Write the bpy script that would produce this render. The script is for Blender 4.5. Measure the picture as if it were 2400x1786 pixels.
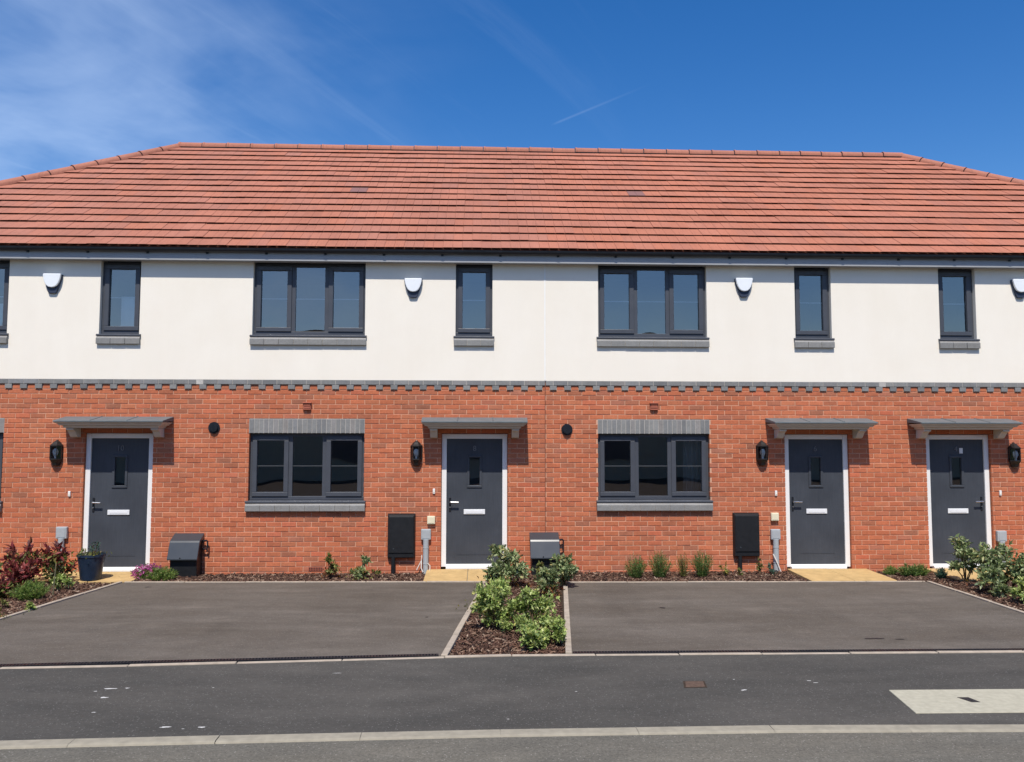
import bpy, math, random
import numpy as np
from mathutils import Matrix, Vector

random.seed(7)
RNG = np.random.default_rng(11)
for o in list(bpy.data.objects):
    bpy.data.objects.remove(o, do_unlink=True)
scene = bpy.context.scene
COL = scene.collection
R = math.radians

# ------------------------------------------------------------------ camera
YAW, PITCH, ROLL = .0367, .0688, .0015
CAM = (.005, -12.943, 2.029)
cam_d = bpy.data.cameras.new('camera')
cam_d.sensor_fit = 'HORIZONTAL'
cam_d.sensor_width = 36.0
cam_d.lens = 1950 / 2400 * 36
cam_d.clip_start, cam_d.clip_end = .1, 3000
cam = bpy.data.objects.new('camera', cam_d)
COL.objects.link(cam)
fw = Vector((math.sin(YAW) * math.cos(PITCH), math.cos(YAW) * math.cos(PITCH), math.sin(PITCH)))
rt = Vector((math.cos(YAW), -math.sin(YAW), 0))
up = rt.cross(fw)
r2 = math.cos(ROLL) * rt + math.sin(ROLL) * up
u2 = -math.sin(ROLL) * rt + math.cos(ROLL) * up
M = Matrix((r2, u2, -fw)).transposed().to_4x4()
M.translation = CAM
cam.matrix_world = M
scene.camera = cam

# ------------------------------------------------------------------ light
SUN_EL, SUN_AZ = R(58), R(5.5)            # behind the camera, a little to its left
sdir = Vector((-math.sin(SUN_AZ) * math.cos(SUN_EL), -math.cos(SUN_AZ) * math.cos(SUN_EL), math.sin(SUN_EL)))
sd = bpy.data.lights.new('sun', 'SUN')
sd.energy, sd.angle, sd.color = 4.3, R(.53), (1.0, .945, .86)
sun = bpy.data.objects.new('sun', sd)
COL.objects.link(sun)
sun.rotation_euler = sdir.to_track_quat('Z', 'Y').to_euler()
sun.location = (-3, -30, 40)

world = bpy.data.worlds.new('World')
scene.world = world
world.use_nodes = True
wn, wl = world.node_tree.nodes, world.node_tree.links
wn.clear()


def wnode(t, **k):
    n = wn.new(t)
    for a, b in k.items():
        setattr(n, a, b)
    return n


def wmath(op, a, b=None, clamp=False):
    n = wnode('ShaderNodeMath', operation=op, use_clamp=clamp)
    for i, v in enumerate((a, b)):
        if v is None:
            continue
        if isinstance(v, (int, float)):
            n.inputs[i].default_value = v
        else:
            wl.new(v, n.inputs[i])
    return n.outputs[0]


w_out = wnode('ShaderNodeOutputWorld')
w_bg = wnode('ShaderNodeBackground')
w_bg.inputs[1].default_value = .15
sky = wnode('ShaderNodeTexSky', sky_type='NISHITA', sun_disc=False, sun_elevation=SUN_EL,
            sun_rotation=math.pi + SUN_AZ, altitude=60, air_density=1.0, dust_density=.7, ozone_density=2.2)
hsv = wnode('ShaderNodeHueSaturation')
hsv.inputs['Hue'].default_value = .509
hsv.inputs['Saturation'].default_value = 1.41
hsv.inputs['Value'].default_value = .80
wl.new(sky.outputs[0], hsv.inputs['Color'])
tc = wnode('ShaderNodeTexCoord')
sep = wnode('ShaderNodeSeparateXYZ')
wl.new(tc.outputs['Generated'], sep.inputs[0])
dx, dy, dz = sep.outputs
# cirrus: direction laid on a high flat layer, fibres drawn out by a warped, stretched noise
zc = wmath('MAXIMUM', dz, .03)
zc = wmath('ADD', zc, .12)
cu, cv = wmath('DIVIDE', dx, zc), wmath('DIVIDE', dy, zc)
cmb = wnode('ShaderNodeCombineXYZ')
wl.new(cu, cmb.inputs[0])
wl.new(cv, cmb.inputs[1])


def wnoise(vec, scale, detail, rough=.55, dist=0.0, rot=0.0, stretch=(1, 1, 1), loc=(0, 0, 0)):
    m0 = wnode('ShaderNodeMapping')
    m0.inputs['Rotation'].default_value = (0, 0, rot)
    wl.new(vec, m0.inputs[0])
    mp = wnode('ShaderNodeMapping')
    mp.inputs['Scale'].default_value = stretch
    mp.inputs['Location'].default_value = loc
    wl.new(m0.outputs[0], mp.inputs[0])
    n = wnode('ShaderNodeTexNoise')
    n.inputs['Scale'].default_value = scale
    n.inputs['Detail'].default_value = detail
    n.inputs['Roughness'].default_value = rough
    n.inputs['Distortion'].default_value = dist
    wl.new(mp.outputs[0], n.inputs['Vector'])
    return n.outputs[0]


def wramp(v, a, b):
    n = wnode('ShaderNodeMapRange', clamp=True, interpolation_type='SMOOTHSTEP')
    n.inputs['From Min'].default_value, n.inputs['From Max'].default_value = a, b
    wl.new(v, n.inputs['Value'])
    return n.outputs[0]


cvec = cmb.outputs[0]
veil = wramp(wnoise(cvec, 1.5, 5, .55, .5, loc=(3.1, 1.2, 0)), .34, .74)
fib = wramp(wnoise(cvec, 2.6, 7, .60, .8, rot=R(-66), stretch=(.42, 1.5, 1), loc=(.6, .2, 0)), .36, .80)
fib2 = wramp(wnoise(cvec, 3.4, 7, .62, 1.3, rot=R(-58), stretch=(.22, 1.5, 1), loc=(4.6, 7.2, 0)), .50, .80)
west = wramp(cu, .10, -.95)               # the cirrus bank lies to the north-west
cl = wmath('MULTIPLY', wmath('ADD', wmath('MULTIPLY', fib, .08), wmath('MULTIPLY', veil, .29)), west)
cl = wmath('ADD', cl, wmath('MULTIPLY', wmath('MULTIPLY', fib2, wramp(cu, .6, -.4)), .06))
# one short vapour trail
yy = wmath('MAXIMUM', dy, .05)
gu, gw = wmath('DIVIDE', dx, yy), wmath('DIVIDE', dz, yy)
ta = wmath('ADD', wmath('MULTIPLY', wmath('SUBTRACT', gu, .0863), .917), wmath('MULTIPLY', wmath('SUBTRACT', gw, .3864), .402))
tp = wmath('ABSOLUTE', wmath('SUBTRACT', wmath('MULTIPLY', wmath('SUBTRACT', gu, .0863), .402), wmath('MULTIPLY', wmath('SUBTRACT', gw, .3864), .917)))
trail = wmath('MULTIPLY', wmath('MULTIPLY', wramp(tp, .0024, .0), wramp(ta, -.004, .012)), wramp(ta, .142, .02))
cl = wmath('ADD', cl, wmath('MULTIPLY', wmath('MULTIPLY', trail, wramp(dy, 0, .2)), .065))
cl = wmath('MULTIPLY', cl, wramp(dz, 0.0, .12))
cl = wmath('MINIMUM', cl, .55)
mixc = wnode('ShaderNodeMix', data_type='RGBA')
wl.new(cl, mixc.inputs[0])
wl.new(hsv.outputs[0], mixc.inputs[6])
mixc.inputs[7].default_value = (4.6, 5.6, 7.2, 1)
wl.new(mixc.outputs[2], w_bg.inputs[0])
wl.new(w_bg.outputs[0], w_out.inputs[0])

scene.view_settings.view_transform = 'Standard'
scene.view_settings.look = 'None'
scene.view_settings.exposure = .26
scene.view_settings.gamma = 1.0
scene.view_settings.use_curve_mapping = False
scene.render.engine = 'CYCLES'
scene.cycles.max_bounces = 6
scene.cycles.transparent_max_bounces = 12


# ------------------------------------------------------------------ materials
def mat(name, rough=.8, spec=.3):
    m = bpy.data.materials.new(name)
    m.use_nodes = True
    b = m.node_tree.nodes['Principled BSDF']
    b.inputs['Roughness'].default_value = rough
    b.inputs['Specular IOR Level'].default_value = spec
    return m, m.node_tree, b


def add(nt, t, **k):
    n = nt.nodes.new(t)
    for a, b in k.items():
        setattr(n, a, b)
    return n


def setin(nt, sock, v):
    if hasattr(v, 'default_value') or hasattr(v, 'is_output'):
        nt.links.new(v, sock)
    elif isinstance(v, (tuple, list)) and len(v) == 3 and sock.type == 'RGBA':
        sock.default_value = (*v, 1)
    else:
        sock.default_value = v


def mth(nt, op, a, b=0.0, clamp=False):
    n = add(nt, 'ShaderNodeMath', operation=op, use_clamp=clamp)
    setin(nt, n.inputs[0], a)
    setin(nt, n.inputs[1], b)
    return n.outputs[0]


def mixrgb(nt, f, a, b, mode='MIX'):
    n = add(nt, 'ShaderNodeMix', data_type='RGBA', blend_type=mode)
    setin(nt, n.inputs[0], f)
    setin(nt, n.inputs[6], a)
    setin(nt, n.inputs[7], b)
    return n.outputs[2]


def pos(nt, scale=(1, 1, 1)):
    g = add(nt, 'ShaderNodeNewGeometry')
    mp = add(nt, 'ShaderNodeMapping')
    mp.inputs['Scale'].default_value = scale
    nt.links.new(g.outputs['Position'], mp.inputs[0])
    return mp.outputs[0]


def noise(nt, scale, detail=3, rough=.55, vec=None, stretch=(1, 1, 1)):
    n = add(nt, 'ShaderNodeTexNoise')
    n.inputs['Scale'].default_value = scale
    n.inputs['Detail'].default_value = detail
    n.inputs['Roughness'].default_value = rough
    nt.links.new(vec if vec is not None else pos(nt, stretch), n.inputs['Vector'])
    return n.outputs[0]


def ramp(nt, v, stops):
    n = add(nt, 'ShaderNodeValToRGB')
    e = n.color_ramp.elements
    while len(e) < len(stops):
        e.new(.5)
    for i, (p, c) in enumerate(stops):
        e[i].position = p
        e[i].color = (*c, 1)
    nt.links.new(v, n.inputs[0])
    return n.outputs[0]


def rng(nt, v, a, b, c=0.0, d=1.0):
    n = add(nt, 'ShaderNodeMapRange', clamp=True)
    n.inputs['From Min'].default_value, n.inputs['From Max'].default_value = a, b
    n.inputs['To Min'].default_value, n.inputs['To Max'].default_value = c, d
    nt.links.new(v, n.inputs['Value'])
    return n.outputs[0]


def scalec(nt, col, f):
    n = add(nt, 'ShaderNodeVectorMath', operation='SCALE')
    nt.links.new(col, n.inputs[0])
    setin(nt, n.inputs['Scale'], f)
    return n.outputs[0]


def bump(nt, b, h, strength=.3, dist=.01):
    n = add(nt, 'ShaderNodeBump')
    n.inputs['Strength'].default_value = strength
    n.inputs['Distance'].default_value = dist
    nt.links.new(h, n.inputs['Height'])
    nt.links.new(n.outputs[0], b.inputs['Normal'])


def tints(nt):
    """per-piece random values: the object's colour for single pieces, a stored attribute for joined ones"""
    oi = add(nt, 'ShaderNodeObjectInfo')
    at = add(nt, 'ShaderNodeAttribute', attribute_name='tint')
    s = add(nt, 'ShaderNodeVectorMath', operation='ADD')
    nt.links.new(oi.outputs['Color'], s.inputs[0])
    nt.links.new(at.outputs['Vector'], s.inputs[1])
    sp = add(nt, 'ShaderNodeSeparateXYZ')
    nt.links.new(s.outputs[0], sp.inputs[0])
    return sp.outputs


def plain(name, col, rough=.6, spec=.3, var=.12, scale=9, bmp=0.0, bscale=200, metallic=0.0, rv=.08):
    m, nt, b = mat(name, rough, spec)
    n = noise(nt, scale, 4)
    c = add(nt, 'ShaderNodeRGB')
    c.outputs[0].default_value = (*col, 1)
    nt.links.new(scalec(nt, c.outputs[0], rng(nt, n, .3, .7, 1 - var, 1 + var)), b.inputs['Base Color'])
    nt.links.new(rng(nt, noise(nt, scale * 2.3, 3), .3, .7, max(.02, rough - rv), min(1, rough + rv)), b.inputs['Roughness'])
    b.inputs['Metallic'].default_value = metallic
    if bmp:
        bump(nt, b, noise(nt, bscale, 3), bmp, .004)
    return m


def brick_mat(name, stops, mott=.22):
    m, nt, b = mat(name, .9, .15)
    t = tints(nt)
    c = ramp(nt, t[0], stops)
    f = noise(nt, 34, 5, .65)
    g = noise(nt, 7, 3, .5)
    s = mth(nt, 'MULTIPLY', rng(nt, f, .25, .75, 1 - mott, 1 + mott), mth(nt, 'MULTIPLY', rng(nt, g, .3, .7, .92, 1.08), rng(nt, noise(nt, .8, 5, .6, stretch=(.6, 1, 1.4)), .32, .68, .91, 1.07)))
    s = mth(nt, 'MULTIPLY', s, rng(nt, t[1], 0, 1, .91, 1.09))
    nt.links.new(scalec(nt, c, s), b.inputs['Base Color'])
    bump(nt, b, noise(nt, 140, 4, .7), .5, .004)
    return m


M_BRICK = brick_mat('red_brick', [(0, (.33, .128, .075)), (.06, (.40, .142, .078)), (.3, (.45, .138, .070)), (.6, (.485, .150, .073)),
                                  (.84, (.46, .160, .082)), (.95, (.50, .138, .072)), (1, (.39, .16, .10))], .19)
M_GREY = brick_mat('grey_engineering_brick', [(0, (.18, .182, .183)), (.35, (.215, .215, .21)), (.65, (.235, .232, .222)), (.85, (.21, .212, .215)), (1, (.255, .237, .222))], .14)


def mortar_mat(name, col):
    m, nt, b = mat(name, .95, .1)
    n = noise(nt, 60, 4, .7)
    g = noise(nt, 2.2, 4, .6)
    c = mixrgb(nt, rng(nt, g, .35, .65), tuple(v * .86 for v in col), tuple(min(1, v * 1.1) for v in col))
    nt.links.new(scalec(nt, c, rng(nt, n, .3, .7, .84, 1.12)), b.inputs['Base Color'])
    bump(nt, b, noise(nt, 180, 3), .4, .003)
    return m


M_MORTAR = mortar_mat('buff_mortar', (.63, .36, .24))
M_MORTAR_GREY = mortar_mat('grey_mortar', (.45, .43, .40))


def render_mat():
    m, nt, b = mat('cream_render', .92, .12)
    a = noise(nt, 1.3, 5, .6)
    s = noise(nt, 1.6, 6, .65, stretch=(2.2, 1, .35))
    g = noise(nt, 220, 3, .7)
    c = mixrgb(nt, rng(nt, a, .35, .68), (.855, .80, .70), (.83, .77, .665))
    f = mth(nt, 'MULTIPLY', rng(nt, g, .3, .7, .95, 1.03), rng(nt, s, .3, .72, 1.012, .985))
    nt.links.new(scalec(nt, c, f), b.inputs['Base Color'])
    bump(nt, b, g, .35, .004)
    return m


M_RENDER = render_mat()


def tile_mat(name, dark=False):
    m, nt, b = mat(name, .85, .22)
    t = tints(nt)
    cold = ramp(nt, t[0], [(0, (.32, .140, .102)), (.25, (.36, .154, .110)), (.6, (.385, .164, .115)), (.85, (.405, .170, .117)), (1, (.36, .164, .125))])
    warm = ramp(nt, t[0], [(0, (.385, .144, .090)), (.3, (.425, .156, .096)), (.7, (.45, .166, .100)), (1, (.415, .164, .106))])
    c = mixrgb(nt, t[1], cold, warm)
    st = noise(nt, 2.0, 6, .7, stretch=(19, 1.1, 1.1))
    c = mixrgb(nt, rng(nt, st, .52, .72, 0, .55), c, (.24, .105, .076))
    f = mth(nt, 'MULTIPLY', rng(nt, noise(nt, 45, 4, .7), .3, .7, .88, 1.1), rng(nt, noise(nt, 1.1, 4, .6), .3, .7, .83, 1.02))
    c = scalec(nt, c, f)
    if dark:
        c = mixrgb(nt, .75, c, (.16, .10, .105))
    nt.links.new(c, b.inputs['Base Color'])
    bump(nt, b, noise(nt, 160, 3, .7), .4, .003)
    return m


M_TILE = tile_mat('red_concrete_tile')
M_TILE_VENT = tile_mat('purple_brown_vent_tile', True)


def asphalt(name, a, bcol, grain=.16, coarse=70, stone=(.3, .29, .27), patch=False):
    m, nt, b = mat(name, .9, .25)
    big = noise(nt, .7, 6, .66, stretch=(.6, 1.5, 1))
    mid = noise(nt, 3.2, 6, .7, stretch=(.6, 1.3, 1))
    fine = noise(nt, 24, 4, .7, stretch=(.6, 1.4, 1))
    c = mixrgb(nt, rng(nt, big, .36, .64), a, bcol)
    f = rng(nt, noise(nt, coarse, 3, .75), .25, .75, 1 - grain, 1 + grain)
    f = mth(nt, 'MULTIPLY', f, rng(nt, mid, .3, .72, .88, 1.14))
    f = mth(nt, 'MULTIPLY', f, rng(nt, fine, .3, .7, .9, 1.1))
    if patch:                               # scuffed, paler strokes and tyre-darkened ground
        sc = noise(nt, 1.4, 7, .75, stretch=(.7, 1.5, 1))
        f = mth(nt, 'MULTIPLY', f, rng(nt, sc, .55, .74, 1.0, 1.28))
        ty = noise(nt, 1.0, 3, .5, stretch=(1.7, .22, 1))
        f = mth(nt, 'MULTIPLY', f, rng(nt, ty, .52, .7, 1.0, .86))
    c = scalec(nt, c, f)
    v = add(nt, 'ShaderNodeTexVoronoi', feature='F1')
    v.inputs['Scale'].default_value = 80
    nt.links.new(pos(nt), v.inputs['Vector'])
    wn_ = add(nt, 'ShaderNodeSeparateColor')
    nt.links.new(v.outputs['Color'], wn_.inputs[0])
    spk = mth(nt, 'MULTIPLY', rng(nt, wn_.outputs[0], .84, .98), rng(nt, v.outputs['Distance'], .5, .25))
    c = mixrgb(nt, mth(nt, 'MULTIPLY', spk, .5), c, stone)
    dk = mth(nt, 'MULTIPLY', rng(nt, wn_.outputs[1], .80, .98), rng(nt, v.outputs['Distance'], .6, .3))
    c = mixrgb(nt, mth(nt, 'MULTIPLY', dk, .45), c, (.03, .028, .025))
    nt.links.new(c, b.inputs['Base Color'])
    bump(nt, b, noise(nt, 120, 4, .8), .6, .004)
    return m


M_DRIVE = asphalt('drive_tarmac', (.094, .078, .062), (.126, .108, .090), patch=True)
M_PATH = asphalt('footway_tarmac', (.058, .055, .049), (.080, .074, .065))
M_ROAD = asphalt('road_asphalt', (.112, .105, .088), (.142, .129, .104), .34, 55, stone=(.38, .36, .32))
M_SOIL = plain('dark_soil', (.05, .036, .027), .95, .1, .35, 14, .6, 60)
M_GRASSGROUND = plain('verge_grass_ground', (.07, .10, .035), .95, .1, .35, 6, .6, 60)
M_KERB = plain('concrete_kerb', (.29, .262, .205), .9, .2, .12, 14, .4, 150)
M_EDGE = plain('concrete_edging', (.38, .32, .255), .9, .2, .16, 10, .4, 150)
M_SLAB = plain('buff_paving', (.49, .335, .15), .88, .2, .14, 6, .3, 120)
M_PAD = plain('pale_concrete_pad', (.40, .375, .29), .9, .2, .10, 22, .4, 120)
M_RUST = plain('rusty_iron', (.10, .064, .046), .8, .3, .3, 30, .4, 120)
M_FRAME = plain('anthracite_frame', (.062, .068, .082), .42, .4, .06, 5)
M_DOOR = None
M_WHITE = plain('white_upvc', (.80, .79, .77), .38, .4, .03, 4)
M_BAR = plain('grey_glazing_bar', (.075, .08, .085), .5, .3, .03, 5)
M_EAVESGREY = plain('grey_fascia_board', (.34, .345, .355), .45, .35, .04, 4)  # the eaves boards' own grey
M_BLACKPVC = plain('black_pvc', (.012, .014, .019), .35, .45, .1, 6)
M_CHARBOX = plain('charcoal_moulded_plastic', (.042, .049, .058), .30, .45, .04, 3, rv=.02)
M_BLACKBOX = plain('black_cabinet_plastic', (.011, .012, .014), .5, .35, .15, 12)
M_LEAD = plain('lead_grey_grp', (.125, .142, .150), .6, .35, .10, 7)
M_BEIGE = plain('stone_grey_grp', (.56, .52, .46), .65, .3, .05, 7)
M_ALARM = plain('pale_white_plastic', (.78, .81, .84), .4, .4, .02, 6)
M_ALARMB = plain('dark_blue_plastic', (.03, .04, .07), .5, .4, .05, 6)
M_GREYBOX = plain('light_grey_plastic', (.36, .385, .40), .5, .4, .05, 14)
M_CREAMBOX = plain('ivory_plastic', (.72, .66, .48), .5, .4, .04, 14)
M_CHROME = plain('satin_chrome', (.62, .62, .62), .28, .5, .04, 30, metallic=1.0)
M_LETTER = plain('white_letter_plate', (.74, .75, .76), .3, .5, .03, 20)
M_DIGIT = plain('graphite_numerals', (.16, .16, .165), .45, .5, .05, 30, metallic=.3)
M_LAMP = plain('black_cast_metal', (.014, .013, .013), .45, .4, .1, 20)
M_BULB = plain('white_bulb_glass', (.85, .85, .85), .2, .5, .01, 5)
M_TERRA = plain('terracotta_plastic', (.34, .10, .06), .6, .3, .06, 20)
M_POT = plain('dark_blue_glazed_pot', (.014, .026, .05), .35, .5, .2, 10)
M_ROOM = plain('unlit_plaster', (.34, .335, .32), .95, .1, .08, 3)
M_CURTAIN = plain('grey_curtain', (.36, .36, .36), .9, .1, .1, 8)
M_BLIND = plain('white_blind', (.93, .95, .95), .7, .2, .02, 8)
M_MASTIC = plain('brown_mastic', (.22, .075, .045), .8, .2, .1, 20)
M_BEAD = plain('white_render_bead', (.84, .82, .78), .7, .2, .02, 20)
M_SPLASH = plain('dried_white_paint', (.52, .51, .49), .9, .1, .15, 30)
M_STEM = plain('woody_stem', (.13, .085, .05), .9, .1, .2, 30)
M_STAKE = plain('weathered_cane', (.15, .14, .085), .9, .1, .2, 20)
M_CABLE = plain('white_cable', (.70, .66, .60), .5, .3, .05, 20)


def door_mat():
    m, nt, b = mat('anthracite_woodgrain_door', .5, .35)
    g = noise(nt, 5, 7, .7, stretch=(26, 10, 1.0))
    l = noise(nt, 2.2, 4, .6)
    c = mixrgb(nt, rng(nt, g, .3, .7), (.039, .045, .056), (.057, .063, .075))
    nt.links.new(scalec(nt, c, rng(nt, l, .3, .7, .88, 1.16)), b.inputs['Base Color'])
    bump(nt, b, g, .25, .003)
    return m


M_DOOR = door_mat()


def glass_mat(name, strength, tint):
    m, nt, b = mat(name)
    nt.nodes.remove(b)
    out = nt.nodes['Material Output']
    gl = add(nt, 'ShaderNodeBsdfGlossy')
    gl.inputs['Roughness'].default_value = .0
    gl.inputs['Color'].default_value = (.95, .96, .97, 1)
    tr = add(nt, 'ShaderNodeBsdfTransparent')
    tr.inputs['Color'].default_value = (*tint, 1)
    fr = add(nt, 'ShaderNodeFresnel')
    fr.inputs['IOR'].default_value = 1.52
    f = mth(nt, 'MULTIPLY', fr.outputs[0], strength, True)
    bp = add(nt, 'ShaderNodeBump')
    bp.inputs['Strength'].default_value = .13
    bp.inputs['Distance'].default_value = .02
    nt.links.new(noise(nt, 2.0, 0), bp.inputs['Height'])
    nt.links.new(bp.outputs[0], gl.inputs['Normal'])
    mx = add(nt, 'ShaderNodeMixShader')
    nt.links.new(f, mx.inputs[0])
    nt.links.new(tr.outputs[0], mx.inputs[1])
    nt.links.new(gl.outputs[0], mx.inputs[2])
    nt.links.new(mx.outputs[0], out.inputs[0])
    return m


M_GLASS = glass_mat('double_glazing', 4.9, (.76, .79, .80))
M_LGLASS = glass_mat('lantern_glass', 1.2, (.93, .94, .94))


def leaf_mat(name, stops, trans=.35, rough=.5):
    m, nt, b = mat(name, rough, .35)
    g = add(nt, 'ShaderNodeNewGeometry')
    c = ramp(nt, g.outputs['Random Per Island'], stops)
    c = scalec(nt, c, rng(nt, noise(nt, 9, 3), .3, .7, .8, 1.2))
    nt.links.new(c, b.inputs['Base Color'])
    t = add(nt, 'ShaderNodeBsdfTranslucent')
    nt.links.new(c, t.inputs['Color'])
    mx = add(nt, 'ShaderNodeMixShader')
    mx.inputs[0].default_value = trans
    nt.links.new(b.outputs[0], mx.inputs[1])
    nt.links.new(t.outputs[0], mx.inputs[2])
    nt.links.new(mx.outputs[0], nt.nodes['Material Output'].inputs[0])
    return m


L_PITTO = leaf_mat('grey_green_leaf', [(0, (.08, .13, .05)), (.35, (.18, .24, .09)), (.7, (.30, .36, .17)), (.9, (.46, .50, .28)), (1, (.42, .34, .11))], .28)
L_LIME = leaf_mat('lime_green_leaf', [(0, (.12, .20, .055)), (.3, (.25, .34, .085)), (.65, (.40, .49, .14)), (.9, (.56, .62, .28)), (1, (.58, .54, .15))], .3)
L_ROSE = leaf_mat('dark_needle_leaf', [(0, (.05, .10, .025)), (.4, (.09, .165, .04)), (.8, (.16, .25, .065)), (1, (.27, .31, .11))], .3)
L_GRASS = leaf_mat('fresh_green_blade', [(0, (.07, .14, .03)), (.5, (.13, .22, .045)), (.85, (.24, .31, .07)), (1, (.34, .32, .12))], .3)
L_RED = leaf_mat('burgundy_leaf', [(0, (.07, .016, .017)), (.35, (.17, .032, .032)), (.7, (.28, .055, .052)), (.92, (.42, .16, .14)), (1, (.17, .13, .05))], .25, .3)
L_OLIVE = leaf_mat('olive_leaf', [(0, (.08, .095, .025)), (.5, (.16, .185, .05)), (.85, (.26, .27, .08)), (1, (.26, .14, .05))], .3)
L_YELLOW = leaf_mat('yellow_green_leaf', [(0, (.14, .16, .03)), (.5, (.24, .25, .05)), (1, (.34, .30, .08))], .35)
L_DRY = leaf_mat('dry_russet_leaf', [(0, (.10, .035, .018)), (.5, (.18, .06, .025)), (.8, (.28, .15, .04)), (1, (.30, .24, .06))], .3)
L_BLUE = leaf_mat('blue_green_leaf', [(0, (.03, .07, .05)), (.5, (.05, .11, .075)), (1, (.08, .14, .09))], .25)
L_PINK = leaf_mat('magenta_petal', [(0, (.36, .06, .20)), (.5, (.52, .10, .32)), (1, (.62, .22, .45))], .35)
M_BARK = leaf_mat('bark_chip', [(0, (.028, .014, .010)), (.4, (.075, .035, .023)), (.75, (.135, .070, .045)), (.93, (.24, .155, .105)), (1, (.40, .30, .22))], 0.0, .9)


# ------------------------------------------------------------------ mesh helpers
class MB:
    def __init__(s):
        s.v, s.f, s.t = [], [], []

    def verts(s, vs):
        n = len(s.v)
        s.v.extend([tuple(v) for v in vs])
        return n

    def face(s, idx, tint=None):
        s.f.append(tuple(idx))
        s.t.append(tint)

    def box(s, x0, x1, y0, y1, z0, z1, tint=None):
        n = s.verts([(x0, y0, z0), (x1, y0, z0), (x1, y1, z0), (x0, y1, z0), (x0, y0, z1), (x1, y0, z1), (x1, y1, z1), (x0, y1, z1)])
        for q in ((0, 3, 2, 1), (4, 5, 6, 7), (0, 1, 5, 4), (1, 2, 6, 5), (2, 3, 7, 6), (3, 0, 4, 7)):
            s.face([n + i for i in q], tint)
        return s

    def hexa(s, p, tint=None):
        """8 points: bottom ring then top ring"""
        n = s.verts(p)
        for q in ((0, 3, 2, 1), (4, 5, 6, 7), (0, 1, 5, 4), (1, 2, 6, 5), (2, 3, 7, 6), (3, 0, 4, 7)):
            s.face([n + i for i in q], tint)
        return s

    def prism_x(s, x0, x1, prof):
        """profile of (y, z) points, counter-clockwise seen from +x, pulled along x"""
        k = len(prof)
        n = s.verts([(x0, y, z) for y, z in prof] + [(x1, y, z) for y, z in prof])
        s.face([n + i for i in range(k)][::-1])
        s.face([n + k + i for i in range(k)])
        for i in range(k):
            j = (i + 1) % k
            s.face((n + i, n + j, n + k + j, n + k + i))
        return s

    def prism_y(s, y0, y1, prof):
        """profile of (x, z) points pulled along y"""
        k = len(prof)
        n = s.verts([(x, y0, z) for x, z in prof] + [(x, y1, z) for x, z in prof])
        s.face([n + i for i in range(k)])
        s.face([n + k + i for i in range(k)][::-1])
        for i in range(k):
            j = (i + 1) % k
            s.face((n + j, n + i, n + k + i, n + k + j))
        return s

    def tube(s, pts, r, seg=8, caps=True):
        pts = [Vector(p) for p in pts]
        rr = r if isinstance(r, (list, tuple)) else [r] * len(pts)
        rings = []
        for i, p in enumerate(pts):
            d = (pts[min(i + 1, len(pts) - 1)] - pts[max(i - 1, 0)]).normalized()
            a = d.orthogonal().normalized() if abs(d.z) < .95 else Vector((1, 0, 0))
            a = (a - d * a.dot(d)).normalized()
            b = d.cross(a)
            rings.append(s.verts([p + rr[i] * (math.cos(2 * math.pi * k / seg) * a + math.sin(2 * math.pi * k / seg) * b) for k in range(seg)]))
        for i in range(len(rings) - 1):
            for k in range(seg):
                k2 = (k + 1) % seg
                s.face((rings[i] + k, rings[i] + k2, rings[i + 1] + k2, rings[i + 1] + k))
        if caps:
            s.face([rings[0] + k for k in range(seg)][::-1])
            s.face([rings[-1] + k for k in range(seg)])
        return s

    def lathe(s, c, prof, seg=24):
        rings = [s.verts([(c[0] + r * math.cos(2 * math.pi * k / seg), c[1] + r * math.sin(2 * math.pi * k / seg), c[2] + z) for k in range(seg)]) for r, z in prof]
        for i in range(len(rings) - 1):
            for k in range(seg):
                k2 = (k + 1) % seg
                s.face((rings[i] + k, rings[i] + k2, rings[i + 1] + k2, rings[i + 1] + k))
        s.face([rings[0] + k for k in range(seg)][::-1])
        s.face([rings[-1] + k for k in range(seg)])
        return s

    def mesh(s, name, m):
        me = bpy.data.meshes.new(name)
        me.from_pydata(s.v, [], s.f)
        me.materials.append(m)
        if any(t is not None for t in s.t):
            a = me.attributes.new('tint', 'FLOAT_VECTOR', 'FACE')
            a.data.foreach_set('vector', np.array([t if t is not None else (0, 0, 0) for t in s.t], dtype=np.float32).ravel())
        me.update()
        return me

    def build(s, name, m, parent=None, smooth=False, bevel=0.0, seg=2):
        me = s.mesh(name, m)
        o = link(name, me, parent)
        if any(t is not None for t in s.t):
            o.color = (0, 0, 0, 1)
        if smooth:
            me.polygons.foreach_set('use_smooth', [True] * len(me.polygons))
            me.set_sharp_from_angle(angle=R(38))
        if bevel:
            md = o.modifiers.new('bevel', 'BEVEL')
            md.width, md.segments, md.limit_method, md.angle_limit = bevel, seg, 'ANGLE', R(30)
        return o


ROOTLOC = {}


def link(name, data, parent=None):
    o = bpy.data.objects.new(name, data)
    COL.objects.link(o)
    if parent is not None:
        o.parent = parent
        if parent.name in ROOTLOC:
            o.matrix_parent_inverse = Matrix.Translation(-ROOTLOC[parent.name])
    return o


def tag(o, label=None, cat=None, group=None, kind=None):
    for k, v in (('label', label), ('category', cat), ('group', group), ('kind', kind)):
        if v:
            o[k] = v
    return o


def root(name, loc, label, cat, group=None):
    o = bpy.data.objects.new(name, None)
    o.empty_display_size = .1
    COL.objects.link(o)
    o.location = loc
    ROOTLOC[o.name] = Vector(loc)
    return tag(o, label, cat, group)


def G(y):
    """the falling ground line of the plots: it climbs gently from the house to the road"""
    return -.03 - .015 * y


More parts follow.
